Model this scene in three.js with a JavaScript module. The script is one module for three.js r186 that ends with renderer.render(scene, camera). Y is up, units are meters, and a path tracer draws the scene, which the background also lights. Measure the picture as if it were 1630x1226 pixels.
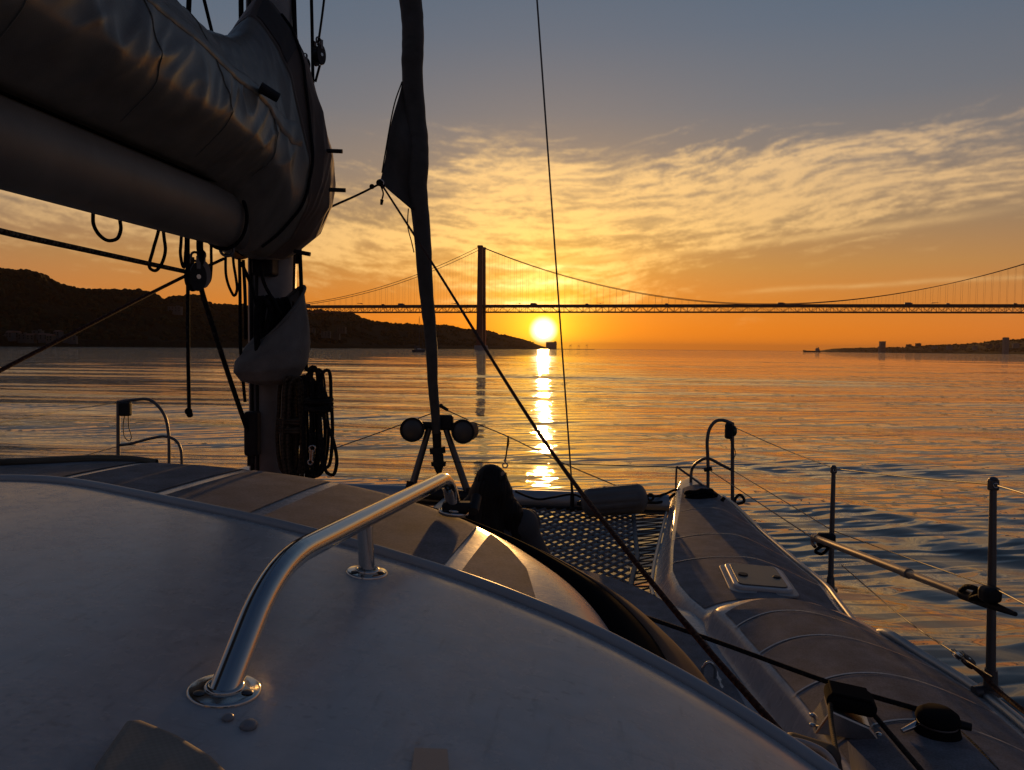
import * as THREE from 'three';
import { mergeGeometries, mergeVertices, toCreasedNormals } from 'three/addons/utils/BufferGeometryUtils.js';
import { RoundedBoxGeometry } from 'three/addons/geometries/RoundedBoxGeometry.js';
import { MarchingCubes } from 'three/addons/objects/MarchingCubes.js';

// ---------------------------------------------------------------- camera
const EYE = 2.5;                         // metres above the water
const W = 1630, H = 1226, F = 1200;      // the photograph's size and focal length in its pixels
const scene = new THREE.Scene();
const camera = new THREE.PerspectiveCamera(2 * Math.atan(H / 2 / F) * 180 / Math.PI, W / H, 0.05, 60000);
camera.rotation.order = 'YXZ';
camera.position.set(0, EYE, 0);
camera.rotation.set(-0.0481, 0, 0.0095);
camera.updateMatrixWorld(true);
scene.add(camera);

// ---------------------------------------------------------------- noise
function rng(seed) { let s = seed >>> 0; return () => { s = (s + 0x6D2B79F5) | 0; let t = Math.imul(s ^ (s >>> 15), 1 | s); t = (t + Math.imul(t ^ (t >>> 7), 61 | t)) ^ t; return ((t ^ (t >>> 14)) >>> 0) / 4294967296; }; }
const PERM = new Uint8Array(512); { const r = rng(7), p = [...Array(256).keys()]; for (let i = 255; i > 0; i--) { const j = Math.floor(r() * (i + 1)); [p[i], p[j]] = [p[j], p[i]]; } for (let i = 0; i < 512; i++) PERM[i] = p[i & 255]; }
function noise2(x, y) {                  // gradient noise, about -1..1
  const xi = Math.floor(x), yi = Math.floor(y), xf = x - xi, yf = y - yi, u = xf * xf * xf * (xf * (xf * 6 - 15) + 10), v = yf * yf * yf * (yf * (yf * 6 - 15) + 10);
  const g = (ix, iy, dx, dy) => { const h = PERM[(PERM[ix & 255] + iy) & 255] * 0.0245436926; return Math.cos(h) * dx + Math.sin(h) * dy; };
  const a = g(xi, yi, xf, yf), b = g(xi + 1, yi, xf - 1, yf), c = g(xi, yi + 1, xf, yf - 1), d = g(xi + 1, yi + 1, xf - 1, yf - 1);
  return 1.5 * (a + u * (b - a) + v * (c - a + u * (a - b - c + d)));
}
function fbm(x, y, n = 5, gain = 0.5) { let s = 0, a = 1, t = 0; for (let i = 0; i < n; i++) { s += a * noise2(x, y); t += a; a *= gain; x = x * 2.03 + 17.3; y = y * 2.03 - 9.1; } return s / t; }
const clamp = (x, a = 0, b = 1) => Math.min(b, Math.max(a, x));
const sstep = (a, b, x) => { const t = clamp((x - a) / (b - a)); return t * t * (3 - 2 * t); };
const lerp = (a, b, t) => a + (b - a) * t;
function keyed(list, x) {                // piecewise linear through [x, ...values]
  if (x <= list[0][0]) return list[0].slice(1);
  for (let i = 1; i < list.length; i++) if (x <= list[i][0]) { const t = (x - list[i - 1][0]) / (list[i][0] - list[i - 1][0]); return list[i].slice(1).map((v, k) => lerp(list[i - 1][k + 1], v, t)); }
  return list[list.length - 1].slice(1);
}

// ---------------------------------------------------------------- sky and sun
const SUN_AZ = 2.35, SUN_EL = 1.42;      // degrees right of straight ahead, above the horizon
const DEG = Math.PI / 180;
const sunDir = new THREE.Vector3(Math.sin(SUN_AZ * DEG) * Math.cos(SUN_EL * DEG), Math.sin(SUN_EL * DEG), -Math.cos(SUN_AZ * DEG) * Math.cos(SUN_EL * DEG));
const SKY_BASE = [                       // elevation, linear rgb towards the sun
  [0, 0.80, 0.205, 0.008], [1.5, 0.72, 0.196, 0.011], [3.5, 0.57, 0.198, 0.028], [6, 0.45, 0.215, 0.058], [9, 0.30, 0.192, 0.100], [13, 0.212, 0.172, 0.142],
  [17, 0.136, 0.145, 0.164], [22, 0.093, 0.124, 0.168], [28, 0.067, 0.107, 0.161], [36, 0.039, 0.065, 0.106], [50, 0.021, 0.038, 0.074], [70, 0.013, 0.025, 0.055], [90, 0.011, 0.022, 0.050]];
const SKY_FAR = [[0, 0.086, 0.083, 0.106], [8, 0.083, 0.084, 0.111], [18, 0.062, 0.070, 0.101], [30, 0.039, 0.053, 0.087], [50, 0.020, 0.034, 0.064], [90, 0.011, 0.022, 0.050]];
function skyAt(az, el, out) {            // az in degrees from the sun's azimuth
  const aa = Math.abs(az), b = keyed(SKY_BASE, el), f = keyed(SKY_FAR, el), t = sstep(13, 92, aa);
  let r = lerp(b[0], f[0], t), g = lerp(b[1], f[1], t), bl = lerp(b[2], f[2], t);
  const de = el - SUN_EL, d = Math.sqrt(az * az * Math.cos(el * DEG) + de * de);
  // cirrus: streaks bent by two scales of warp, in a band above the horizon
  const wx = fbm(az * 0.075 + 3, el * 0.13 - 4, 2), wy = fbm(az * 0.08 - 11, el * 0.15 + 8, 3, 0.4);
  const ax = az + 3.0 * wx, ey = el - 0.13 * az * sstep(-8, 14, az) * (1 - sstep(60, 120, aa)) + 0.05 * az * sstep(4, -20, az) * (1 - sstep(60, 120, aa)) + 1.1 * wy;
  const streak = fbm(ax * 0.095 + 40, ey * 0.60, 6, 0.60), fine = fbm(ax * 0.42 - 7, ey * 2.1 + 5, 6, 0.68), broad = fbm(ax * 0.06 - 20, ey * 0.17 + 2, 3), hair = 1 - Math.abs(fbm(ax * 0.22 + 71, ey * 1.5 - 3, 4, 0.6)) * 2.4;
  const top = 15.4 + 1.6 * fbm(az * 0.07 + 90, 1.5, 3) * 1.6 - 1.2 * Math.exp(-(((az - 6.2) / 2.6) ** 2)) + 1.2 * Math.exp(-(((az - 15) / 7) ** 2));
  let band = sstep(top + 2.4, top - 3.2, el) * sstep(0.6, 4.2, el);
  band *= 1 - 0.85 * Math.exp(-(((az - 23) / 12) ** 2 + ((el - 4.8) / 2.6) ** 2));
  // where the cirrus gathers: a plume over the sun, a longer one climbing to the right, a veil below both
  const blob = (a0, e0, sa, se, m = 0) => Math.exp(-(((az - a0) / sa) ** 2) - (((el - e0 - m * (az - a0)) / se) ** 2));
  const gather = clamp(1.0 * blob(-2.5, 12.3, 6.5, 2.9, -0.06) + 0.90 * blob(19, 12.0, 15, 3.0, 0.02) + 0.55 * blob(-26, 9, 18, 4) + 0.62 * blob(4, 8.6, 26, 2.1, 0.06) + 0.45 * blob(-3, 5.2, 12, 1.8) + 0.5 * sstep(45, 80, aa));
  let c = sstep(-0.26, 0.46, 0.60 * streak + 0.50 * fine + 0.28 * broad + 0.15 * hair + 0.95 * (gather - 0.56)) * Math.min(1, band * 1.15) * (0.38 + 0.62 * sstep(-0.30, 0.34, 0.75 * fine + 0.55 * streak + 0.2 * hair - 0.04));
  c = Math.max(c, 0.55 * sstep(0.12, 0.5, 0.6 * streak + 0.5 * fine) * sstep(5.5, 2.4, el) * sstep(1.2, 2.6, el) * Math.exp(-aa / 26));
  // long combed streaks climbing to the right, and bars of lit cloud just above the sun
  const comb = (a0, e0, m, w, lo, hi) => Math.exp(-(((el - e0 - m * (az - a0) - 0.35 * wy) / w) ** 2)) * sstep(lo, lo + 6, az) * sstep(hi, hi - 9, az) * (0.55 + 0.6 * fine);
  c = clamp(Math.max(c, 0.95 * comb(2, 6.6, 0.085, 0.30, -4, 34), 0.8 * comb(0, 8.0, 0.15, 0.26, 0, 22), 0.7 * comb(10, 4.1, 0.03, 0.16, 12, 60)));
  const bars = Math.exp(-(((az + 1.2) / 4.2) ** 2)) * (Math.exp(-(((el - 3.3 + 0.03 * az) / 0.34) ** 2)) + 0.9 * Math.exp(-(((el - 5.0 - 0.06 * az) / 0.30) ** 2)) + 0.6 * Math.exp(-(((el - 6.1) / 0.25) ** 2))) * clamp(0.75 + 1.1 * fine);
  const near = Math.exp(-d / 17);
  const lr = 0.52 + 0.66 * near, lg = 0.365 + 0.41 * near, lb = 0.205 + 0.04 * near, warm = clamp(1.25 - el / 24), dim = lerp(1, 0.20, sstep(28, 95, aa));
  const cr = lr * dim * lerp(0.92, 1.05, warm), cg = lg * dim * lerp(1.02, 0.92, warm), cb = lb * dim * lerp(1.55, 0.74, warm);
  const k = c * 0.86;
  r = lerp(r, cr, k); g = lerp(g, cg, k); bl = lerp(bl, cb, k);
  r += 0.75 * bars; g += 0.72 * bars; bl += 0.34 * bars;
  // light scattered forward round the sun
  const g1 = Math.exp(-d / 2.1), g2 = Math.exp(-d / 6.5), low = sstep(9, 2.5, el);
  r += 0.95 * g1 + 0.80 * g2; g += 0.92 * g1 + 0.20 * g2 * (1 + 0.8 * (1 - low)); bl += 0.05 * g1;
  // veiled disc
  const s = sstep(1.18, 0.55, d), core = sstep(0.58, 0.40, d);
  r += 1.6 * s + 24 * core; g += 1.3 * s + 20 * core; bl += 1.10 * s + 11 * core;
  out[0] = r; out[1] = g; out[2] = bl;
}
{
  const SW = 4096, SH = 2048, data = new Float32Array(SW * SH * 4), o = [0, 0, 0], sunU = Math.atan2(sunDir.z, sunDir.x) / DEG;
  for (let row = 0; row < SH; row++) {
    const el = ((row + 0.5) / SH - 0.5) * 180, step = el > 32 ? 8 : 1;
    for (let col = 0; col < SW; col++) {
      const k = (row * SW + col) * 4;
      data[k + 3] = 1;
      if (el <= 0) { data[k] = 0.10; data[k + 1] = 0.075; data[k + 2] = 0.06; continue; }
      if (step > 1 && col % step) { data[k] = data[k - 4]; data[k + 1] = data[k - 3]; data[k + 2] = data[k - 2]; continue; }
      let az = ((col + 0.5) / SW - 0.5) * 360 - sunU; az = ((az + 540) % 360) - 180;
      skyAt(az, el, o); data[k] = o[0]; data[k + 1] = o[1]; data[k + 2] = o[2];
    }
  }
  const sky = new THREE.DataTexture(data, SW, SH, THREE.RGBAFormat, THREE.FloatType);
  sky.mapping = THREE.EquirectangularReflectionMapping; sky.magFilter = THREE.LinearFilter; sky.minFilter = THREE.LinearFilter; sky.needsUpdate = true;
  scene.background = sky; scene.environment = sky;
}
const sun = new THREE.DirectionalLight(new THREE.Color().setRGB(1.0, 0.50, 0.15), 2.0);
sun.position.copy(sunDir).multiplyScalar(300).add(new THREE.Vector3(0, EYE, 0)); sun.target.position.set(0, EYE, 0);
sun.castShadow = true; sun.shadow.radius = 1.5; sun.shadow.mapSize.set(4096, 4096);
Object.assign(sun.shadow.camera, { left: -9, right: 9, top: 9, bottom: -6, near: 1, far: 340 });
scene.add(sun, sun.target);

const renderer = new THREE.WebGLRenderer({ antialias: true });
renderer.toneMapping = THREE.LinearToneMapping;
renderer.toneMappingExposure = 1.22;
renderer.shadowMap.enabled = true;
renderer.setSize(1024, 770);

// ---------------------------------------------------------------- helpers
const V = (x, y, z) => new THREE.Vector3(x, y, z);
const P = (px, py, d) => V((px - W / 2) / F * d, -(py - H / 2) / F * d, -d).applyQuaternion(camera.quaternion).add(camera.position);   // the place d metres in front of the lens that was read off at a pixel of the photograph
const used = {};
function numbered(n) { const k = used[n] = (used[n] ?? -1) + 1; return k ? n + '_' + String(k).padStart(3, '0') : n; }
function mesh(name, geo, mat, parent = scene) {
  const g = Array.isArray(geo) ? merge(geo) : geo, m = new THREE.Mesh(g, mat);
  m.castShadow = m.receiveShadow = true; m.name = parent === scene ? numbered(name) : name; parent.add(m); return m;
}
function merge(list) { return list.length === 1 ? list[0] : mergeGeometries(list.map((g) => { const n = g.index ? g.toNonIndexed() : g; for (const k of Object.keys(n.attributes)) if (!['position', 'normal', 'uv'].includes(k)) n.deleteAttribute(k); if (!n.attributes.uv) n.setAttribute('uv', new THREE.BufferAttribute(new Float32Array(n.attributes.position.count * 2), 2)); return n; })); }
function tag(o, label, category, group) { o.userData.label = label; o.userData.category = category; if (group) o.userData.group = group; return o; }
function struct(o) { o.userData.kind = 'structure'; return o; }
function thing(name, label, category, group, parent = scene) { const o = new THREE.Group(); o.name = numbered(name); parent.add(o); return tag(o, label, category, group); }
function group(name, parent) { const o = new THREE.Group(); o.name = name; parent.add(o); return o; }
const mat = (r, g, b, rough = 0.6, extra = {}) => new THREE.MeshPhysicalMaterial({ color: new THREE.Color().setRGB(r, g, b), roughness: rough, ...extra });
function tube(pts, r, n = 0, sides = 8, closed = false) {
  const c = pts.length === 2 ? new THREE.LineCurve3(pts[0], pts[1]) : new THREE.CatmullRomCurve3(pts, closed, 'centripetal');
  return new THREE.TubeGeometry(c, n || (pts.length === 2 ? 1 : pts.length * 6), r, sides, closed);
}
function rod(a, b, r0, r1 = r0, sides = 10) {              // capped, tapering
  const d = b.clone().sub(a), g = new THREE.CylinderGeometry(r1, r0, d.length(), sides);
  g.applyMatrix4(new THREE.Matrix4().makeRotationFromQuaternion(new THREE.Quaternion().setFromUnitVectors(V(0, 1, 0), d.clone().normalize())));
  return g.translate((a.x + b.x) / 2, (a.y + b.y) / 2, (a.z + b.z) / 2);
}
const box = (x, y, z, sx, sy, sz) => new THREE.BoxGeometry(sx, sy, sz).translate(x, y, z);
const ball = (p, r, s = 1) => new THREE.SphereGeometry(r, 12, 9).scale(1, s, 1).translate(p.x, p.y, p.z);
const basis = (x, y, z, p) => new THREE.Matrix4().makeBasis(x, y, z).setPosition(p);
function gridGeo(nu, nv, fn, uvf) {                         // fn(u, v) -> Vector3, u and v in 0..1
  const pos = new Float32Array((nu + 1) * (nv + 1) * 3), uv = new Float32Array((nu + 1) * (nv + 1) * 2), idx = [];
  for (let j = 0; j <= nv; j++) for (let i = 0; i <= nu; i++) {
    const k = j * (nu + 1) + i, p = fn(i / nu, j / nv); pos[k * 3] = p.x; pos[k * 3 + 1] = p.y; pos[k * 3 + 2] = p.z;
    const t = uvf ? uvf(p, i / nu, j / nv) : [p.x, -p.z]; uv[k * 2] = t[0]; uv[k * 2 + 1] = t[1];
    if (i < nu && j < nv) idx.push(k, k + 1, k + nu + 1, k + 1, k + nu + 2, k + nu + 1);
  }
  const g = new THREE.BufferGeometry(); g.setAttribute('position', new THREE.BufferAttribute(pos, 3)); g.setAttribute('uv', new THREE.BufferAttribute(uv, 2)); g.setIndex(idx); g.computeVertexNormals(); return g;
}
function dataTex(n, fn, srgb = false, rx = 1, ry = 1) {     // fn(u, v) -> [r, g, b] in 0..1
  const d = new Uint8Array(n * n * 4);
  for (let j = 0; j < n; j++) for (let i = 0; i < n; i++) { const c = fn((i + 0.5) / n, (j + 0.5) / n), k = (j * n + i) * 4; for (let q = 0; q < 3; q++) d[k + q] = Math.round(255 * clamp(c[q])); d[k + 3] = 255; }
  const t = new THREE.DataTexture(d, n, n); t.wrapS = t.wrapT = THREE.RepeatWrapping; t.magFilter = THREE.LinearFilter; t.minFilter = THREE.LinearMipmapLinearFilter; t.repeat.set(rx, ry); if (srgb) t.colorSpace = THREE.SRGBColorSpace; t.needsUpdate = true; return t;
}

// ---------------------------------------------------------------- water
{
  const r = rng(11), waves = [];
  for (let i = 0; i < 52; i++) {
    const L = 0.42 * Math.pow(22, i / 51) * (0.92 + 0.16 * r()), dir = (90 + 9 + (r() + r() + r() - 1.5) * (L < 2 ? 14 : 14)) * DEG, slope = 0.0052 * (L > 2.4 ? 2.3 : L > 1.1 ? 1.7 : 1) * (0.6 + 0.8 * r());
    const k = 2 * Math.PI / L; waves.push([Math.cos(dir) * k, Math.sin(dir) * k, r() * 6.283, slope / k, L]);
  }
  const wake = []; for (let i = 0; i < 9; i++) { const L = 0.62 * Math.pow(4.2, i / 8), a = (139 + (r() - 0.5) * 16) * DEG, k = 2 * Math.PI / L; wake.push([Math.cos(a) * k, Math.sin(a) * k, r() * 6.283, 0.030 * (0.6 + 0.8 * r()) / k, L]); }   // the boat's own bow wave, to starboard
  const height = (x, z, cell) => {
    let h = 0; const patch = 0.62 + 0.62 * clamp(0.5 + 0.9 * noise2(x * 0.045 + 5, z * 0.07 - 3));
    for (const [kx, kz, ph, a, L] of waves) { const f = clamp((L / cell - 2.5) / 2.5); if (f > 0) h += f * a * Math.sin(kx * x + kz * z + ph); }
    const q = Math.hypot(x, z), m = sstep(0.5, 4.5, x - 0.10 * q) * sstep(34, 12, q); let b = 0;
    if (m > 0) for (const [kx, kz, ph, a, L] of wake) { const f = clamp((L / cell - 2.5) / 2.5); if (f > 0) b += f * a * Math.sin(kx * x + kz * z + ph + 0.8 * noise2(x * 0.3, z * 0.3)); }
    return h * patch + b * m;
  };
  // a disc whose rings widen outwards, finer over the river ahead
  const rings = [0]; for (let q = 2.2; q < 24000; q *= q < 500 ? 1.0098 : 1.09) rings.push(q);
  const angles = []; for (let a = -180; a < -42; a += 3) angles.push(a); for (let a = -42; a < 42; a += 0.105) angles.push(a); for (let a = 42; a <= 180.01; a += 3) angles.push(a);
  const nr = rings.length, na = angles.length, pos = new Float32Array(nr * na * 3), uv = new Float32Array(nr * na * 2), idx = [];
  for (let j = 0; j < na; j++) { const s = Math.sin(angles[j] * DEG), c = -Math.cos(angles[j] * DEG), fine = Math.abs(angles[j]) < 42.1;
    for (let i = 0; i < nr; i++) { const k = j * nr + i, q = rings[i], x = q * s, z = q * c, cell = fine ? Math.max(0.10, q * 0.0098) : 40;
      pos[k * 3] = x; pos[k * 3 + 1] = q > 400 ? 0 : height(x, z, cell); pos[k * 3 + 2] = z; uv[k * 2] = x; uv[k * 2 + 1] = -z;
      if (i < nr - 1 && j < na - 1) idx.push(k, k + nr, k + 1, k + 1, k + nr, k + nr + 1); } }
  const g = new THREE.BufferGeometry(); g.setAttribute('position', new THREE.BufferAttribute(pos, 3)); g.setAttribute('uv', new THREE.BufferAttribute(uv, 2)); g.setIndex(idx); g.computeVertexNormals();
  // ripples: tiling sums of waves, mostly running along the river's view, as a normal map (small) and a bump map (larger)
  const waveTile = (n, count, lo, hi, seed, spread, amp) => {
    const q = rng(seed), ws = [], hgt = new Float32Array(n * n);
    for (let i = 0; i < count; i++) { const m = lo * Math.pow(hi / lo, i / (count - 1)), a = (90 + 8 + (q() + q() + q() - 1.5) * spread) * DEG; const kx = Math.round(Math.cos(a) * m), ky = Math.round(Math.sin(a) * m); ws.push([kx, ky, q() * 6.283, amp * (0.5 + q()) / Math.hypot(kx, ky)]); }
    for (const [kx, ky, ph, a] of ws) { const sx = new Float32Array(n), cx = new Float32Array(n); for (let i = 0; i < n; i++) { sx[i] = Math.sin(2 * Math.PI * kx * i / n + ph); cx[i] = Math.cos(2 * Math.PI * kx * i / n + ph); }
      for (let j = 0; j < n; j++) { const sy = Math.sin(2 * Math.PI * ky * j / n), cy = Math.cos(2 * Math.PI * ky * j / n); for (let i = 0; i < n; i++) hgt[j * n + i] += a * (sx[i] * cy + cx[i] * sy); } }
    return hgt;                                             // slope along a wave is 2 pi a per tile length
  };
  const n1 = 1024, h1 = waveTile(n1, 70, 6, 60, 3, 17, 1), TILE1 = 9.7, S1 = 0.0050;
  const normalMap = dataTex(n1, (u, v) => { const i = Math.floor(u * n1), j = Math.floor(v * n1), at = (a, b) => h1[((b + n1) % n1) * n1 + (a + n1) % n1];
    const dx = (at(i + 1, j) - at(i - 1, j)) * n1 / 2 * S1, dy = (at(i, j + 1) - at(i, j - 1)) * n1 / 2 * S1, l = Math.hypot(dx, dy, 1); return [0.5 - 0.5 * dx * 8 / l, 0.5 - 0.5 * dy * 8 / l, 1]; }, false, 1 / TILE1, 1 / TILE1);
  const n2 = 1024, h2 = waveTile(n2, 60, 5, 45, 9, 14, 1); let mn = 1e9, mx = -1e9; for (const q of h2) { mn = Math.min(mn, q); mx = Math.max(mx, q); }
  const bumpMap = dataTex(n2, (u, v) => { const q = (h2[Math.floor(v * n2) * n2 + Math.floor(u * n2)] - mn) / (mx - mn); return [q, q, q]; }, false, 1 / 41, 1 / 41);
  const m = new THREE.MeshPhysicalMaterial({ color: new THREE.Color().setRGB(0.016, 0.015, 0.013), roughness: 0.014, ior: 1.45, clearcoat: 0.5, clearcoatRoughness: 0.05, normalMap, normalScale: new THREE.Vector2(0.19, 0.19), bumpMap, bumpScale: 0.11 });
  const o = struct(mesh('river_water', g, m)); o.castShadow = false;
}

// ---------------------------------------------------------------- far shores
const horizonY = (px) => 555.3 + (px - 815) * 0.0095;        // row of the true horizon in the photograph
const bearing = (px) => (px - W / 2) / F;                     // sideways metres per metre ahead
const hillMat = new THREE.MeshPhysicalMaterial({ color: new THREE.Color().setRGB(0.026, 0.025, 0.017), roughness: 0.95, specularIntensity: 0.2, map: dataTex(256, (u, v) => { const a = 0.75 + 0.5 * fbm(u * 22, v * 22, 4), b = 0.8 + 0.4 * fbm(u * 9 + 7, v * 9, 3); return [a * b * 0.85, a * 0.85, a * 0.75]; }, true, 1 / 90, 1 / 90) });
// crest: [photo column, photo row of the skyline], shore: [photo column, metres ahead]
function makeHill(name, crest, shore, px0, px1, back, rough, m = hillMat) {
  const ridge = (px) => { const [y] = keyed(crest, px), [d] = keyed(shore, px); return { d, h: Math.max(1, (horizonY(px) - y) / F * d * (1 + back * 0.5) + EYE) }; };
  const surf = (u, v) => {
    const px = lerp(px0, px1, u), { d, h } = ridge(px), t = v * 2, dd = d * (1 + back * 0.5 * t), X = bearing(px) * dd;
    const prof = t < 1 ? 0.10 * sstep(0, 0.06, t) + 0.90 * Math.pow(sstep(0.02, 1, t), 0.9) : 1 - 0.35 * (t - 1) * (t - 1);
    const n = rough * (fbm(X / 60, dd / 60, 4) * 0.6 + fbm(X / 17, dd / 17, 3) * 0.4) * sstep(0, 0.2, t) * (t > 0.85 && t < 1.15 ? 0.55 : 1);
    return V(X, t < 0.004 ? -1.5 : Math.max(-1.5, h * prof + n), -dd);
  };
  const o = struct(mesh(name, gridGeo(320, 40, surf), m)); o.userData.surf = 0; delete o.userData.surf;
  return { surf, ridge };
}
const CREST = [[-420, 432], [-120, 430], [0, 435], [45, 437], [72, 443], [88, 453], [104, 461], [130, 466], [230, 469], [248, 474], [262, 481], [276, 477], [318, 475], [330, 484], [340, 489], [385, 490], [440, 492], [500, 499], [545, 500], [562, 503], [575, 510], [600, 514.5], [622, 518.5], [665, 520], [705, 519.5], [720, 522], [737, 525.5], [775, 528], [808, 536], [831, 541], [847, 546], [860, 550.5], [874, 555]];
const SHORE = [[-420, 560], [0, 800], [250, 1000], [480, 1290], [560, 1600], [700, 2100], [800, 3200], [874, 6200]];
const hill = makeHill('wooded_hill', CREST, SHORE, -420, 874, 0.34, 7);
const CREST2 = [[1285, 560], [1300, 558.5], [1330, 555.5], [1400, 554.5], [1440, 553.5], [1470, 551.5], [1530, 549.5], [1560, 547], [1580, 544], [1630, 541.5], [1700, 538], [2000, 530]];
const SHORE2 = [[1285, 4600], [1400, 3900], [1520, 3300], [1630, 2700], [2000, 1900]];
const hill2 = makeHill('far_shore', CREST2, SHORE2, 1285, 2000, 0.3, 4);

// woods: clumps too small to pick apart, over the slopes and along the skyline
{
  const q = rng(5), blob = mergeVertices(new THREE.IcosahedronGeometry(1, 1).deleteAttribute('uv').deleteAttribute('normal')), p = blob.attributes.position;
  for (let i = 0; i < p.count; i++) { const s = 0.75 + 0.5 * q(); p.setXYZ(i, p.getX(i) * s, p.getY(i) * s * 0.9, p.getZ(i) * s); } blob.computeVertexNormals();
  const N = 9000, im = new THREE.InstancedMesh(blob, mat(0.020, 0.022, 0.012, 0.95, { specularIntensity: 0.15 }), N), m4 = new THREE.Matrix4(), qt = new THREE.Quaternion(), c = new THREE.Color();
  for (let i = 0; i < N; i++) {
    let on = hill, u, v, far = i % 6 === 5; if (far) on = hill2;
    do { u = far ? 0.04 + q() * 0.5 : 0.22 + 0.76 * q(); v = q() < 0.5 ? 0.44 + 0.10 * q() : 0.05 + 0.45 * q(); } while (noise2(u * 40, v * 14) < -0.25 + (v > 0.4 ? -0.1 : 0.1));
    const a = on.surf(u, v), near = a.length() < 1500, s = (2.0 + 3.2 * q() * q()) * (far ? 1.2 : near ? 1.0 : 1.25), { h } = on.ridge(lerp(far ? 1285 : -420, far ? 2000 : 874, u));
    const k = Math.min(1, h / 28); m4.compose(a.add(V(0, s * 0.25 * k, 0)), qt.setFromAxisAngle(V(0, 1, 0), q() * 6.28), V(s * k * (0.8 + 0.5 * q()), s * k * (0.7 + 0.7 * q()), s * k)); im.setMatrixAt(i, m4);
    const w = 0.7 + 0.6 * q(); im.setColorAt(i, c.setRGB(w, w * (0.9 + 0.2 * q()), w * 0.9));
  }
  im.name = 'hillside_woods'; im.userData.kind = 'stuff'; im.userData.label = 'dark woods covering the hills beyond the river'; im.castShadow = true; scene.add(im);
}

// ---------------------------------------------------------------- houses, silo, cranes, ship
const ORD = ['first', 'second', 'third', 'fourth', 'fifth', 'sixth', 'seventh', 'eighth', 'ninth', 'tenth', 'eleventh'];
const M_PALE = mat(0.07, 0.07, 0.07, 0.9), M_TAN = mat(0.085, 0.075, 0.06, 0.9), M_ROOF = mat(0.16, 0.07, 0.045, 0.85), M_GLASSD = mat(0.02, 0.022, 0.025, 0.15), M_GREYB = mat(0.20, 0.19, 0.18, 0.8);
function house(px, py, d, w, h, dep, wallM, label, grp, turn = 0, flat = false, stories = 2) {
  const base = P(px, py, d), o = thing('house', label, 'house', grp); o.position.copy(base); o.rotation.y = turn;
  mesh('wall', box(0, h / 2 - 2, 0, w, h + 4, dep), wallM, o);
  if (flat) mesh('roof', [box(0, h + 0.2, 0, w + 0.6, 0.4, dep + 0.6), box(w * 0.2, h + 1.1, 0, w * 0.25, 1.6, dep * 0.4)], wallM, o);
  else { const s = new THREE.Shape([new THREE.Vector2(-dep / 2 - 0.5, 0), new THREE.Vector2(dep / 2 + 0.5, 0), new THREE.Vector2(0, h * 0.35)]); mesh('roof', new THREE.ExtrudeGeometry(s, { depth: w + 0.8, bevelEnabled: false }).rotateY(Math.PI / 2).translate(-w / 2 - 0.4, h, 0), M_ROOF, o); }
  for (let k = 0; k < stories; k++) for (let i = 0; i < Math.max(2, Math.round(w / 5)); i++) mesh('window', box(-w / 2 + (i + 0.5) * w / Math.max(2, Math.round(w / 5)), h * (k + 0.5) / stories, dep / 2 + 0.03, 1.3, 1.7, 0.12), M_GLASSD, o);
  return o;
}
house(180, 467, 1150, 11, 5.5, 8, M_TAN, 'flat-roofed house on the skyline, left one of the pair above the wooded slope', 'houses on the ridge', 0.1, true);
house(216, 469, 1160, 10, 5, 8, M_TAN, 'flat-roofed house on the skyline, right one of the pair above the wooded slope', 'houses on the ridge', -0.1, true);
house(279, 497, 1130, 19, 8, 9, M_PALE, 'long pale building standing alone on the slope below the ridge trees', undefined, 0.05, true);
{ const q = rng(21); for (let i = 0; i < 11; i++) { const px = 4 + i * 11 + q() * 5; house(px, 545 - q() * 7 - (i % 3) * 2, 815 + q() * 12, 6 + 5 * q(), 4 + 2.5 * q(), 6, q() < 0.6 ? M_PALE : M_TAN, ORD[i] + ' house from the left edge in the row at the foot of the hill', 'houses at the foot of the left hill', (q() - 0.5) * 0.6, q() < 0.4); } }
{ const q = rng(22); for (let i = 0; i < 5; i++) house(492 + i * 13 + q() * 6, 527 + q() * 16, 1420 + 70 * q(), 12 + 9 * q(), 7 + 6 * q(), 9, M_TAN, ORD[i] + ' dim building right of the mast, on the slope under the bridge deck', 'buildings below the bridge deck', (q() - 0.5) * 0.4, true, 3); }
function tallBlock(name, px, top, bottom, wpx, d, label, cat, m, parts) {
  const a = P(px, bottom, d), h = (bottom - top) / F * d, w = wpx / F * d, o = thing(name, label, cat); o.position.set(a.x, 0, a.z);
  parts(o, w, h + Math.max(0, a.y), m); return o;
}
tallBlock('grain_silo', 877.5, 544.5, 556, 17, 6800, 'blocky grain silo building on the point just right of the sun', 'silo', M_GREYB, (o, w, h, m) => {
  mesh('silo_block', [box(0, h / 2, 0, w, h, 26)], m, o); for (let i = 0; i < 6; i++) mesh('silo_rib', box(-w / 2 + (i + 0.5) * w / 6, h / 2, 13.4, 3, h * 0.96, 1.2), m, o); mesh('lift_tower', box(w * 0.36, h + 3, 0, w * 0.22, 6.4, 14), m, o); });
tallBlock('tower_block', 1404.5, 544, 557, 7.5, 3800, 'lone tall tower block rising from the low far shore', 'tower block', M_GREYB, (o, w, h, m) => {
  mesh('wall', box(0, h / 2, 0, w, h, 20), m, o); mesh('roof_slab', box(0, h + 0.8, 0, w + 1.5, 1.6, 21.5), m, o); mesh('low_wing', box(-w * 0.62, h * 0.28, 0, w * 0.22, h * 0.56, 16), m, o); for (let i = 0; i < 7; i++) mesh('window_band', box(0, h * (0.12 + i * 0.125), 10.1, w * 0.86, h * 0.05, 0.4), M_GLASSD, o); });
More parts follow.
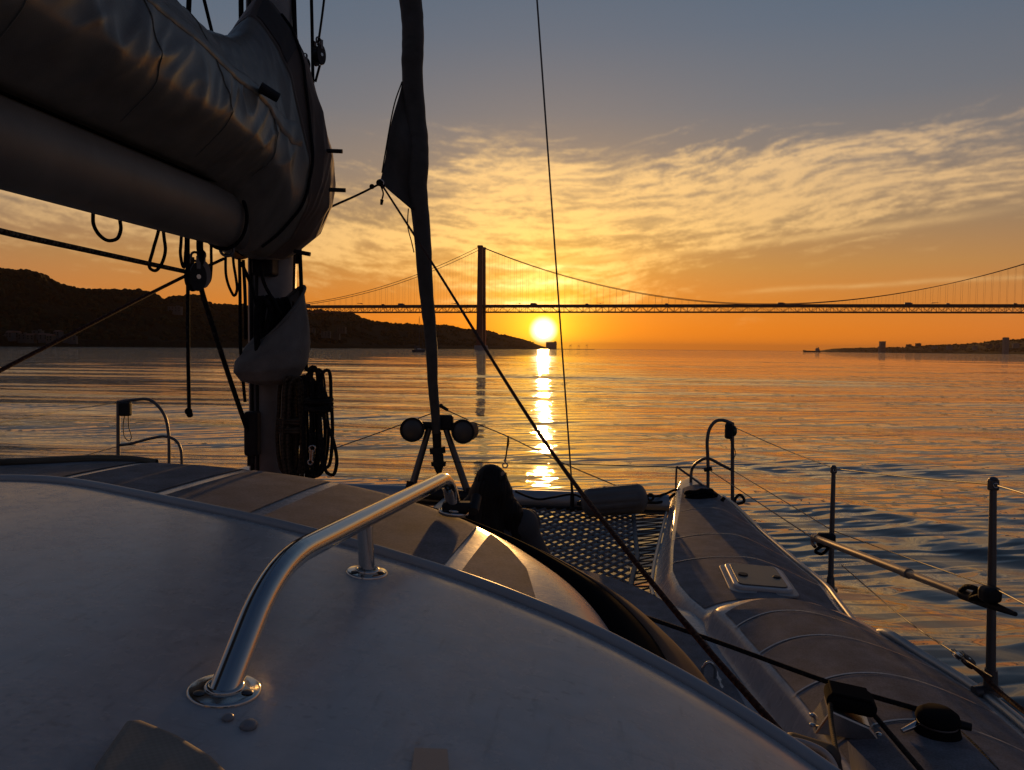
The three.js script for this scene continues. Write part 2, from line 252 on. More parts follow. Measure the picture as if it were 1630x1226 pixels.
tallBlock('tower_block', 1601, 538, 548, 7, 2800, 'square tower block on top of the far hill at the right edge', 'tower block', M_GREYB, (o, w, h, m) => {
  const y = 28; mesh('wall', box(0, y / 2 + h / 4, 0, w, h + 4, 14), m, o); mesh('roof_slab', box(0, y / 2 + h * 0.75 + 2.4, 0, w * 0.8, 1.4, 12), m, o); });
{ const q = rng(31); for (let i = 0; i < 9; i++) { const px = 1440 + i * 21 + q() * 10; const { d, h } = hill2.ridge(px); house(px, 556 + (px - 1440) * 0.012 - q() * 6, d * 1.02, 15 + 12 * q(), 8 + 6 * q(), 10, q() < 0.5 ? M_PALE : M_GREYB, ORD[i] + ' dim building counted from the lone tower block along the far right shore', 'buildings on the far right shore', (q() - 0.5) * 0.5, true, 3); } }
for (const [px, hh, lab] of [[908, 8.5, 'dockside crane with raised jib nearest the silo'], [921, 8, 'dockside crane in the middle of the three beyond the silo'], [934, 9.5, 'dockside crane farthest right of the three beyond the silo']]) {
  const d = 6900, a = P(px, 556, d), o = thing('dock_crane', lab, 'crane', 'dock cranes beyond the silo'), h = hh / F * d; o.position.set(a.x, 0, a.z);
  for (const s of [-1, 1]) mesh('leg', rod(V(s * 8, 0, 0), V(s * 6.5, h * 0.72, 0), 1.1), M_GREYB, o);
  mesh('portal_beam', box(0, h * 0.72, 0, 20, 2.4, 4), M_GREYB, o); mesh('jib', rod(V(-4, h * 0.72, 0), V(13, h * 1.02, 0), 0.9), M_GREYB, o); mesh('cab', box(-2, h * 0.8, 0, 5, 4, 5), M_GREYB, o);
}
{ // low quay that carries silo and cranes
  const a = P(862, 556, 6500), b = P(945, 556.5, 6950); const g = new THREE.BoxGeometry(a.distanceTo(b), 5, 40); const o = struct(mesh('quay', g, M_GREYB)); o.position.set((a.x + b.x) / 2, 0.6, (a.z + b.z) / 2 - 10); o.rotation.y = Math.atan2(-(b.z - a.z), b.x - a.x); }
{ // coaster ship
  const d = 3000, a = P(1293, 561, d), o = thing('cargo_ship', 'small dark cargo ship lying off the far right shore', 'ship'), L = 27 / F * d; o.position.set(a.x, 0, a.z); o.rotation.y = 0.05;
  const s = new THREE.Shape([[-0.5, 0], [-0.54, 8.5 / L], [-0.40, 6.6 / L], [0.20, 5.6 / L], [0.48, 6.6 / L], [0.46, 0]].map(([x, y]) => new THREE.Vector2(x * L, y * L)));
  const dm = mat(0.05, 0.045, 0.045, 0.7); mesh('hull', new THREE.ExtrudeGeometry(s, { depth: 10, bevelEnabled: false }).translate(0, -0.3, -5), dm, o);
  mesh('superstructure', [box(L * 0.31, 8, 0, L * 0.20, 11, 8), box(L * 0.30, 15, 0, L * 0.15, 3.4, 7)], mat(0.30, 0.29, 0.27, 0.6), o); mesh('funnel', rod(V(L * 0.37, 12, 0), V(L * 0.38, 20, 0), 2.0, 1.8), dm, o); mesh('mast', rod(V(L * 0.28, 15, 0), V(L * 0.28, 24, 0), 0.6), dm, o); mesh('bow_mast', rod(V(-L * 0.42, 3, 0), V(-L * 0.42, 10, 0), 0.35), dm, o);
}

// ---------------------------------------------------------------- suspension bridge
const BR = { o: V(-57, 0, -1376), u: V(1, 0, 0.175).normalize() };                   // foot of the near tower, direction along the deck
const bAt = (s, y, side = 0) => V(BR.o.x + BR.u.x * s - BR.u.z * side, y, BR.o.z + BR.u.z * s + BR.u.x * side);
const DECK = 79.5, DEEP = 12.0, HALF = 10.5;
const bridgeRed = mat(0.20, 0.055, 0.035, 0.65), bridgeCable = mat(0.16, 0.06, 0.045, 0.6);
const camber = (s) => 1.2 - 1.6 * ((s - 500) / 700) ** 2 * 0.6;
const cableH = (s) => s >= 0 ? 82.5 + 103.5 * ((s - 500) / 500) ** 2 : s > -480 ? 186 + (186 - 78) * s / 480 - 4 * 31 * (-s / 480) * (1 + s / 480) : 78;
{
  const o = thing('suspension_bridge', 'long red steel suspension bridge spanning the river across the sunset', 'bridge');
  const part = (n, g, m = bridgeRed, p = o) => mesh(n, g, m, p);
  const beam = (a, b, w, h) => { const d = b.clone().sub(a), L = d.length(), x = d.normalize(), z = V(0, 1, 0).cross(x).normalize().negate(), y = z.clone().cross(x); return new THREE.BoxGeometry(L, h, w).applyMatrix4(basis(x, y, z, a.clone().add(b).multiplyScalar(0.5))); };
  const S0 = -640, S1 = 1180, STEP = 11.3;
  const run = (y, side, w, h) => { const gs = []; for (let s = S0; s < S1; s += 56.5) gs.push(beam(bAt(s, y + camber(s), side), bAt(Math.min(S1, s + 56.6), y + camber(s + 56.6), side), w, h)); return gs; };
  part('road_deck', run(DECK - 0.8, 0, 2 * HALF + 2, 2.4), mat(0.06, 0.055, 0.055, 0.9));
  for (const side of [-HALF, HALF]) { part('top_chord', run(DECK - 2.6, side, 1.2, 1.6)); part('bottom_chord', run(DECK - DEEP, side, 1.2, 1.9)); part('parapet', run(DECK + 0.75, side + Math.sign(side) * 0.7, 0.25, 0.9)); }
  part('rail_deck', run(DECK - DEEP + 0.2, 0, 2 * HALF - 2, 0.5), mat(0.07, 0.05, 0.045, 0.9));
  const post = new THREE.BoxGeometry(0.75, DEEP - 2, 0.75), far = [], lat = [];
  let i = 0; for (let s = S0; s < S1; s += STEP, i++) {
    const y0 = DECK - DEEP + camber(s), y1 = DECK - 2 + camber(s), near = HALF;
    const up = i % 2 ? [y0, y1] : [y1, y0], diag = (side) => beam(bAt(s, up[0], side), bAt(s + STEP, up[1], side), 0.6, 0.7);
    const p = part('truss_post', post); p.position.copy(bAt(s, (y0 + y1) / 2, near)); p.rotation.y = -Math.atan2(BR.u.z, BR.u.x);
    part('truss_diagonal', diag(near));
    far.push(diag(-HALF), post.clone().rotateY(-Math.atan2(BR.u.z, BR.u.x)).translate(...bAt(s, (y0 + y1) / 2, -HALF).toArray()));
    lat.push(beam(bAt(s, y1 - 0.5, -HALF), bAt(s, y1 - 0.5, HALF), 0.6, 0.9), beam(bAt(s, y0 + 0.3, -HALF), bAt(s, y0 + 0.3, HALF), 0.6, 0.8));
  }
  part('far_truss_bracing', far).userData.kind = 'stuff'; part('cross_beams', lat).userData.kind = 'stuff';
  for (const side of [-HALF - 0.6, HALF + 0.6]) {
    const pts = []; for (let s = -480; s <= 1000; s += s > -30 && s < 30 ? 10 : 20) pts.push(bAt(s, cableH(s), side)); pts.push(bAt(1100, 165, side), bAt(1180, 145, side));
    const g = []; for (let k = 0; k < pts.length - 1; k++) g.push(rod(pts[k], pts[k + 1], 0.55, 0.55, 6)); part('main_cable', g, bridgeCable);
  }
  const hg = new THREE.CylinderGeometry(0.11, 0.11, 1, 4);
  for (const side of [HALF + 0.6, -HALF - 0.6]) for (let s = -435; s < 960; s += STEP) { if (Math.abs(s) < 12) continue; const y0 = DECK - 1 + camber(s), y1 = cableH(s); if (y1 - y0 < 1.5) continue; const p = part('hanger', hg, bridgeCable); p.position.copy(bAt(s, (y0 + y1) / 2, side)); p.scale.y = y1 - y0; }
  const tower = group('tower', o);
  for (const side of [-13, 13]) {
    const leg = (y0, y1, w0, w1) => { const g = new THREE.CylinderGeometry(w1 / Math.SQRT2, w0 / Math.SQRT2, y1 - y0, 4).rotateY(Math.PI / 4 - Math.atan2(BR.u.z, BR.u.x)); return g.translate(...bAt(0, (y0 + y1) / 2, side).toArray()); };
    part('tower_leg', [leg(8, 184, 10.5, 7.4)], bridgeRed, tower); part('saddle', [leg(184, 187, 9.6, 8.4)], bridgeRed, tower);
  }
  for (const [a, b] of [[14, 42], [42, 66], [92, 122], [122, 152], [152, 180]]) for (const f of [1, -1]) part('cross_brace', beam(bAt(0, a, -13 * f), bAt(0, b, 13 * f), 2, 2.4), bridgeRed, tower);
  for (const y of [66, 92, 182]) part('tower_crossbeam', beam(bAt(0, y, -12), bAt(0, y, 12), 3, 4), bridgeRed, tower);
  part('pier', [new THREE.CylinderGeometry(15, 17, 9, 20).scale(0.8, 1, 1.35).translate(...bAt(0, 3.5, 0).toArray())], mat(0.28, 0.26, 0.24, 0.85));
  for (const s of [-420, -230, -50, 70, 215, 760]) { const g = [beam(bAt(s, DECK + 4.4, -8), bAt(s, DECK + 4.4, 8), 0.5, 0.9), beam(bAt(s - 5, DECK + 4.6, 8), bAt(s + 5, DECK + 4.6, 8), 0.4, 0.7)]; for (const q of [-4.5, 4.5]) g.push(beam(bAt(s + q, DECK, 8), bAt(s + q, DECK + 4.7, 8), 0.35, 0.35)); part('sign_gantry', g); }
  // traffic on the deck
  const q = rng(77), cab = mat(0.10, 0.10, 0.11, 0.5), cols = [mat(0.25, 0.24, 0.22, 0.5), mat(0.12, 0.05, 0.04, 0.5), mat(0.08, 0.10, 0.13, 0.5)];
  const spots = [[-335, 1], [-185, 0], [-150, 1], [-95, 0], [97, 1], [192, 0], [330, 0], [520, 1], [720, 1], [780, 0], [880, 0]];
  const where = ['left of the bridge tower, nearest the mast', 'crossing just left of the furled sail', 'in the middle of the left span', 'just left of the bridge tower', 'directly above the sun', 'right of the thin upright wire', 'above the middle of the river', 'near the lowest point of the cables', 'right of the lowest point of the cables', 'beside the sign gantry at the right', 'nearest the right edge of the picture'];
  spots.forEach(([s, big], n) => {
    const y = DECK + 0.25 + camber(s), t = thing(big ? 'truck' : 'van', (big ? 'tiny truck on the bridge deck, ' : 'tiny van on the bridge deck, ') + where[n], big ? 'truck' : 'van', 'traffic on the bridge');
    t.position.copy(bAt(s, y, 6)); t.rotation.y = -Math.atan2(BR.u.z, BR.u.x); const L = big ? 12 : 5.5, hgt = big ? 3.3 : 2.1;
    mesh('cargo_body', new RoundedBoxGeometry(L * 0.8, hgt, 2.5, 1, 0.15).translate(-L * 0.1, hgt / 2 + 0.7, 0), cols[n % 3], t); mesh('cab', new RoundedBoxGeometry(L * 0.19, hgt * 0.75, 2.4, 1, 0.2).translate(L * 0.41, hgt * 0.38 + 0.7, 0), cab, t);
    for (const x of [-L * 0.35, L * 0.36]) for (const z of [-1, 1]) mesh('wheel', new THREE.CylinderGeometry(0.5, 0.5, 0.4, 12).rotateX(Math.PI / 2).translate(x, 0.5, z), cab, t);
  });
}
{ // motor-sailer ahead
  const d = 420, a = P(666, 560, d), o = thing('sailing_yacht', 'small dark sailing yacht under bare mast beyond the furled sail', 'yacht'); o.position.set(a.x, 0, a.z); o.rotation.y = 0.9; const dm = mat(0.05, 0.05, 0.055, 0.6);
  const s = new THREE.Shape([[-3.4, 0], [-3.6, 1.1], [2.2, 1.25], [4.2, 1.7], [3.2, 0]].map(([x, y]) => new THREE.Vector2(x, y)));
  mesh('hull', new THREE.ExtrudeGeometry(s, { depth: 1.6, bevelEnabled: true, bevelSize: 0.5, bevelThickness: 0.5, bevelSegments: 2 }).translate(0, -0.1, -0.8), dm, o);
  mesh('cabin', new RoundedBoxGeometry(3.4, 1.0, 1.7, 2, 0.25).translate(-0.2, 1.8, 0), mat(0.35, 0.34, 0.32, 0.5), o); mesh('sprayhood', new THREE.SphereGeometry(1, 12, 8, 0, 6.3, 0, 1.57).scale(0.9, 1.1, 1.0).translate(-2, 1.7, 0), dm, o);
  mesh('mast', rod(V(0.6, 1.4, 0), V(0.6, 20, 0), 0.13, 0.09), dm, o); mesh('boom', rod(V(0.6, 3.1, 0), V(-3.4, 3.2, 0), 0.2, 0.16), dm, o); mesh('backstay', rod(V(0.6, 19.8, 0), V(-3.6, 1.4, 0), 0.03), dm, o); mesh('forestay', rod(V(0.6, 19.5, 0), V(4.1, 1.9, 0), 0.06), dm, o);
}

scene.fog = new THREE.FogExp2(new THREE.Color().setRGB(0.95, 0.62, 0.34), 0.000038);

// ---------------------------------------------------------------- catamaran: surfaces
// boat axes: s metres to starboard, t metres forward, y metres above (below) the eye; the boat points 8 degrees right of the lens
const HEAD = 8 * DEG, CL = -1.29;                             // CL: the boat's centreline
const B = (s, t, y) => V(s * Math.cos(HEAD) + t * Math.sin(HEAD), EYE + y, -(t * Math.cos(HEAD) - s * Math.sin(HEAD)));
const onDeck = (px, py, y) => { const d = P(px, py, 1).sub(camera.position); return camera.position.clone().addScaledVector(d, y / d.y); };   // where the sight line of a photo point meets the level y below the eye
const toBoat = (p) => [p.x * Math.cos(HEAD) + p.z * Math.sin(HEAD), p.x * Math.sin(HEAD) - p.z * Math.cos(HEAD)];
const speck = (n, f, lo, hi) => dataTex(512, (u, v) => { const a = fbm(u * f, v * f, 5, 0.65) * 0.5 + 0.5, b = fbm(u * f * 0.17 + 31, v * f * 0.17, 4) * 0.5 + 0.5, c = lerp(lo, hi, clamp(0.55 * a + 0.45 * b)); return [c, c, c]; });
const gelRough = speck(512, 40, 0.10, 0.42), gelBump = dataTex(512, (u, v) => { const a = 0.5 + 0.35 * fbm(u * 6, v * 6, 3) + 0.15 * noise2(u * 180, v * 180); return [a, a, a]; });
const gelTint = dataTex(512, (u, v) => { const d = fbm(u * 26, v * 26, 5, 0.6), st = sstep(0.25, 0.7, fbm(u * 70 + 9, v * 8, 4)), spot = sstep(0.42, 0.6, noise2(u * 95 + 3, v * 95)) * sstep(0.1, 0.5, noise2(u * 9, v * 9)), rub = sstep(0.55, 0.8, noise2(u * 14 + 40, v * 130)), q = 0.92 + 0.07 * d - 0.12 * st - 0.09 * spot - 0.05 * rub; return [q, q * 0.99, q * 0.97]; }, true);
const gel = new THREE.MeshPhysicalMaterial({ color: new THREE.Color().setRGB(0.56, 0.575, 0.61), roughness: 1, roughnessMap: gelRough, bumpMap: gelBump, bumpScale: 0.00025, map: gelTint });
const gripBump = dataTex(256, (u, v) => { const a = 0.5 + 0.5 * noise2(u * 128, v * 128); return [a, a, a]; }, false, 14, 14);
const gripTint = dataTex(512, (u, v) => { const q = 0.80 + 0.22 * fbm(u * 11, v * 11, 6, 0.65) + 0.10 * noise2(u * 200, v * 200); return [q, q * 0.985, q * 0.96]; }, true);
const grip = new THREE.MeshPhysicalMaterial({ color: new THREE.Color().setRGB(0.31, 0.335, 0.39), roughness: 0.82, map: gripTint, bumpMap: gripBump, bumpScale: 0.0008, specularIntensity: 0.3 });
const steel = new THREE.MeshPhysicalMaterial({ color: new THREE.Color().setRGB(0.58, 0.565, 0.54), metalness: 1, roughness: 1, roughnessMap: speck(256, 30, 0.05, 0.20) });
const alloy = mat(0.42, 0.42, 0.42, 0.45, { metalness: 0.85, roughness: 0.45 }), blackTrim = mat(0.010, 0.010, 0.011, 0.9, { specularIntensity: 0.04 }), blackPlastic = mat(0.016, 0.016, 0.018, 0.6, { specularIntensity: 0.6 }), darkMetal = mat(0.12, 0.12, 0.125, 0.42, { metalness: 0.8 });
const clothTex = (f) => dataTex(512, (u, v) => { const q = 0.85 + 0.16 * fbm(u * f, v * f, 5, 0.6) + 0.05 * Math.sin(u * 900) * Math.sin(v * 900); return [q, q * 0.98, q * 0.95]; }, true);
const canvasBrown = mat(0.14, 0.068, 0.042, 0.75, { map: clothTex(14), sheen: 0.3, sheenRoughness: 0.6 });

const matteBlack = mat(0.012, 0.012, 0.013, 0.95, { specularIntensity: 0.1 });
const cat = thing('catamaran', 'white sailing catamaran seen from its cockpit, bows pointing at the sunset', 'catamaran');
const part = (n, g, m, p = cat) => mesh(n, g, m, p);

// saloon roof: crowned across, with a rounded forward edge
const rim = (u, n) => { const i = Math.round(u * n); return i === 0 ? 0 : i === 1 ? 0.004 : i === n - 1 ? 0.996 : i === n ? 1 : u; };   // puts the last row of a panel close to its edge
const crown = (s) => { const q = (s - CL) / 0.95, o = Math.max(0, Math.abs(s - CL) - 1.2); return -0.306 - 0.064 * q * q - 0.35 * o * o; };
// forward edge of the roof in plan (starboard half; the port half mirrors it)
const EDGE = [[0.12, 0.55], [0.085, 0.85], [0.05, 1.08], [0.012, 1.28], [-0.045, 1.42], [-0.12, 1.53], [-0.21, 1.635], [-0.35, 1.745], [-0.52, 1.84], [-0.75, 1.915], [-1.0, 1.95], [CL, 1.96]];
const edgeCurve = new THREE.CatmullRomCurve3([...EDGE, ...EDGE.slice(0, -1).reverse().map(([s, t]) => [2 * CL - s, t])].map(([s, t]) => V(s, t, 0)), false, 'centripetal');
const ARC = [[0, 1.522], [0.09, 1.508], [0.366, 1.405], [0.743, 1.305], [1.0, 1.226], [1.155, 1.164], [1.265, 1.10], [1.396, 1.033], [1.51, 0.985], [1.55, 0.962], [2.0, 0.70]];
const arcT = (s) => { const a = Math.abs(s - CL); let q = 0; for (let k = -4; k <= 4; k++) q += keyed(ARC, Math.abs(a + k * 0.03))[0]; return q / 9; };    // the moulding that divides the roof
const onRoof = (px, py) => { let y = -0.36, a = [0, 0]; for (let i = 0; i < 40; i++) { a = toBoat(onDeck(px, py, y)); y = 0.5 * y + 0.5 * (crown(a[0]) + 0.006); } return a; };
const RND = 0.11;
function roofRing(q, off, drop) { const e = edgeCurve.getPoint(q), d = edgeCurve.getTangent(q), nx = d.y, ny = -d.x; const s = e.x + nx * off, t = e.y + ny * off; return [s, t, drop]; }
{
  const C = [CL, 0.75];
  const fn = (u, v) => {                                     // v: middle of the roof to its rim and round the edge
    const e = edgeCurve.getPoint(u); let k, fall = 0;
    if (v < 0.7) { k = Math.pow(v / 0.7, 0.85); } else k = 1;
    const dx = e.x - C[0], dy = e.y - C[1], L = Math.hypot(dx, dy), a = (v - 0.7) / 0.3 * Math.PI / 2, r = v < 0.7 ? k * (L - RND) : L - RND + RND * Math.sin(a); if (v >= 0.7) fall = RND * 0.8 * (1 - Math.cos(a));
    const s = C[0] + dx / L * r, t = C[1] + dy / L * r, dip = 0.018 * Math.pow(r / L, 6); return B(s, t, crown(s) - dip - fall);
  };
  part('saloon_roof', gridGeo(160, 60, fn, (p) => { const [s, t] = toBoat(p); return [s, t]; }), gel);
}
const roofY = (s, t) => {                                     // height of that surface
  const C = [CL, 0.75], dx = s - C[0], dy = t - C[1], r = Math.hypot(dx, dy), th = Math.atan2(dy, dx); let lo = 0, hi = 1;
  for (let i = 0; i < 30; i++) { const m = (lo + hi) / 2, e = edgeCurve.getPoint(m); if (Math.atan2(e.y - C[1], e.x - C[0]) < th) lo = m; else hi = m; }
  const e = edgeCurve.getPoint(lo), L = Math.hypot(e.x - C[0], e.y - C[1]), o = clamp((r - (L - RND)) / RND, 0, 0.98); return crown(s) - 0.018 * Math.pow(r / L, 6) - RND * 0.8 * (1 - Math.sqrt(1 - o * o));
};
// grip panels on the forward roof, white seams left between them
{
  const seams = [-0.28, -0.70, -0.955, -1.255, -1.60, -1.86, -2.28], front = (s) => { const a = Math.abs(s - CL); return keyed([[0, 1.90], [0.3, 1.885], [0.55, 1.85], [0.8, 1.765], [0.95, 1.66], [1.02, 1.575], [1.08, 1.475], [1.13, 1.36], [1.165, 1.20]], a)[0]; };
  const panel = (a, b) => part('grip_panel', gridGeo(24, 24, (u, v) => { u = rim(u, 24); v = rim(v, 24); const s = lerp(a, b, u), t0 = arcT(s) + 0.022, t1 = Math.max(t0 + 0.004, front(s)), t = lerp(t0, t1, v), e = Math.min(u, 1 - u) === 0 || v === 0 || v === 1; return B(s, t, roofY(s, t) + 0.0025); }, (p) => toBoat(p)), grip);
  panel(-0.262, -0.128); for (let i = 0; i < seams.length - 1; i++) panel(seams[i + 1] + 0.017, seams[i] - 0.017);
}
// after part of the roof, its moulding, and the skirt below it
{
  const fn = (u, v) => { const s = lerp(-3.2, 0.62, u), t1 = arcT(s), t = lerp(t1, -1.6, Math.pow(v, 1.4)); return B(s, t, crown(s) + 0.006 - 0.006 * sstep(0.06, 0, t1 - t)); };
  part('aft_roof', gridGeo(140, 60, fn, (p) => toBoat(p)), gel);
  const pts = []; for (let s = -3.2; s <= 0.62; s += 0.06) pts.push(B(s, arcT(s), crown(s) + 0.003));
  part('roof_moulding', tube(pts, 0.0105, 240, 12), mat(0.40, 0.41, 0.42, 0.35));
  part('roof_skirt', gridGeo(80, 6, (u, v) => { const s = lerp(-3.2, 0.62, u); return B(s + (s > CL ? 0.02 : -0.02) * v, arcT(s) + 0.004 - 0.01 * v, crown(s) - 0.004 - 0.22 * v); }), gel);
  part('cabin_side', gridGeo(60, 10, (u, v) => { const t = lerp(-1.6, 1.0, u), s0 = 0.30 + 0.22 * clamp(1 - t); return B(s0 + 0.10 * v, t, -0.50 - 0.66 * v); }), gel);
}
// forward windows: dark glass round the edge of the roof, brown cover over the side pane
{
  const W0 = (u) => 0.35 + 0.65 * sstep(0.34, 0.10, Math.min(u, 1 - u));
  const ring = (q, off, y) => { const [s, t] = roofRing(q, off, 0); return B(s, t, crown(s) - 0.036 + y); };
  const prof = (list, u0, u1) => gridGeo(110, list.length - 1, (u, v) => { const q = lerp(u0, u1, u), [off, y] = list[Math.round(v * (list.length - 1))]; return ring(q, off * W0(q), y); });
  part('windscreen_glass', prof([[-0.03, -0.05], [-0.006, -0.010], [0.02, -0.004], [0.040, -0.006], [0.056, -0.010]], 0.02, 0.98), blackTrim);
  part('window_cover', prof([[0.050, -0.03], [0.0562, -0.0085], [0.085, -0.014], [0.112, -0.023], [0.138, -0.038], [0.160, -0.066], [0.176, -0.12], [0.19, -0.20], [0.23, -0.42], [0.28, -0.68]], 0.0, 1.0), canvasBrown);
}

// hull decks: inner and outer edge in plan, and height
const outer = (t) => keyed([[-1.6, 1.20], [1.0, 1.21], [2.5, 1.17], [2.8, 1.09], [3.05, 1.02], [3.3, 1.05], [4.0, 1.075], [4.4, 1.025], [5.08, 0.965], [5.6, 0.93], [6.0, 0.89], [6.35, 0.80], [6.55, 0.66]], t)[0];
const inner = (t) => keyed([[-1.6, 0.56], [1.6, 0.55], [2.13, 0.515], [2.4, 0.485], [2.73, 0.43], [2.97, 0.39], [3.12, 0.35], [3.26, 0.30], [3.42, 0.25], [3.6, 0.215], [3.82, 0.20], [4.3, 0.24], [4.9, 0.305], [6.0, 0.43], [6.35, 0.50], [6.55, 0.62]], t)[0];
const STEP_T = 3.17;
function deckY(s, t) {
  const a = inner(t), b = outer(t), q = clamp((s - a) / Math.max(0.02, b - a)), bow = 0.03 * sstep(5.2, 6.5, t);
  const fore = -1.205 + bow + 0.085 * sstep(0, 0.10, q) + 0.03 * (1 - (2 * q - 1) ** 2) - 0.075 * sstep(0.55, 1, q);
  const aft = -1.145 + 0.078 * sstep(0, 0.085, q) + 0.055 * (1 - (2 * q - 1) ** 2) - 0.015 * sstep(0.5, 1, q) + 0.02 * sstep(2.6, 1.4, t);
  const bend = STEP_T + 0.10 * (1 - (2 * q - 1) ** 2) - 0.05; return lerp(aft, fore, sstep(bend - 0.05, bend + 0.05, t));
}
const hullUV = (p) => toBoat(p);
for (const side of [1, -1]) {
  const S = (s) => side > 0 ? s : 2 * CL - s, lab = side > 0 ? 'starboard' : 'port';
  const hull = group(side > 0 ? 'starboard_hull' : 'port_hull', cat);
  part('hull_deck', gridGeo(64, 260, (u, v) => { const t = lerp(-1.6, 6.55, v), s = lerp(inner(t), outer(t), u); return B(S(s), t, deckY(s, t)); }, hullUV), gel, hull);
  part('topside', [gridGeo(120, 8, (u, v) => { const t = lerp(-1.6, 6.55, u), s = outer(t); return B(S(s + 0.03 * Math.sin(v * 3) - 0.05 * v), t, lerp(deckY(s, t), -2.75, v)); }, (p, u, v) => [u * 8, v * 1.4]), gridGeo(120, 8, (u, v) => { const t = lerp(-1.6, 6.55, u), s = inner(t); return B(S(s - 0.02 * Math.sin(v * 3)), t, lerp(deckY(s, t), -2.75, v)); }, (p, u, v) => [u * 8, v * 1.4])], gel, hull);
  const panel = (t0, t1, ins0, ins1) => part('grip_panel', gridGeo(26, 18, (u, v) => { u = rim(u, 26); v = rim(v, 18); const t = lerp(t0, t1, v), q = 1 - (2 * u - 1) ** 2, tt = t - 0.06 + 0.12 * q, a = inner(tt) + ins0, b = outer(tt) - ins1, s = lerp(a, b, u), e = u === 0 || u === 1 || v === 0 || v === 1; return B(S(s), tt, deckY(s, tt) + 0.004); }, hullUV), grip, hull);
  for (const [a, b] of [[5.255, 6.05], [4.515, 5.24], [4.01, 4.50], [3.33, 3.995]]) panel(a, b, 0.088, 0.045);
  for (const [a, b] of [[2.965, 3.10], [2.72, 2.95], [2.41, 2.705], [2.10, 2.395], [1.1, 2.085]]) panel(a, b, 0.065, 0.06);
  const seam = (t0, ins0, ins1) => part('deck_seam', gridGeo(40, 1, (u, v) => { const q = 1 - (2 * u - 1) ** 2, tt = t0 - 0.06 + 0.12 * q - 0.004 + 0.008 * v, a = inner(tt) + ins0, b = outer(tt) - ins1, s = lerp(a, b, u); return B(S(s), tt, deckY(s, tt) + 0.0048); }, hullUV), gel, hull);
  for (const t of [5.248, 4.508, 4.003]) seam(t, 0.06, 0.05); for (const t of [2.958, 2.712, 2.402, 2.092]) seam(t, 0.05, 0.06);
  const rail = []; for (let t = -1.4; t <= 3.3; t += 0.2) rail.push(B(S(outer(t) - 0.008), t, deckY(outer(t), t) + 0.012)); part('toe_rail', new THREE.TubeGeometry(new THREE.CatmullRomCurve3(rail), 80, 0.019, 6), alloy, hull);
  const rail2 = []; for (let t = 3.34; t <= 6.2; t += 0.2) rail2.push(B(S(outer(t) - 0.006), t, deckY(outer(t), t) + 0.008)); part('toe_rail', new THREE.TubeGeometry(new THREE.CatmullRomCurve3(rail2), 80, 0.014, 6), alloy, hull);
}
// deck between the hulls, with grip panels beside the cabin
const frontEdge = (s) => keyed([[-2, 4.0], [-0.5, 3.97], [-0.19, 3.90], [-0.03, 3.81], [0.066, 3.72], [0.16, 3.60], [0.24, 3.46], [0.6, 3.40]], s)[0];
const midY = (s, t) => -1.135 - 0.03 * sstep(0.35, 0.5, s) + 0.02 * sstep(0.1, -0.5, s);
{
  part('bridge_deck', gridGeo(80, 70, (u, v) => { const t1 = (s) => frontEdge(Math.abs(s - CL) + CL), t = lerp(-1.6, 1, v), s = lerp(2 * CL - 0.60, 0.60, u), tt = lerp(-1.6, t1(s), v); return B(s, tt, midY(Math.abs(s - CL) + CL, tt) - 0.03 * sstep(0.97, 1, v)); }, (p) => toBoat(p)), gel);
  part('bridge_front', gridGeo(60, 4, (u, v) => { const s = lerp(2 * CL - 0.35, 0.35, u), a = Math.abs(s - CL) + CL; return B(s, frontEdge(a) + 0.003, midY(a, 4) - 0.03 - 0.7 * v); }), gel);
  for (const [t0, t1, k] of [[2.37, 3.80, 0], [1.2, 2.345, 1]]) part('grip_panel', gridGeo(24, 24, (u, v) => { u = rim(u, 24); v = rim(v, 24); const t = lerp(t0, t1, v), right = keyed([[1.2, 0.47], [2.28, 0.443], [2.57, 0.418], [2.96, 0.361], [3.29, 0.279], [3.545, 0.16], [3.9, 0.0]], t)[0], s = lerp(-0.5, right, u), tt = Math.min(t, frontEdge(s) - 0.07), e = u === 1 || v === 0 || v === 1; return B(s, tt, midY(s, tt) + 0.003); }, (p) => toBoat(p)), grip);
}
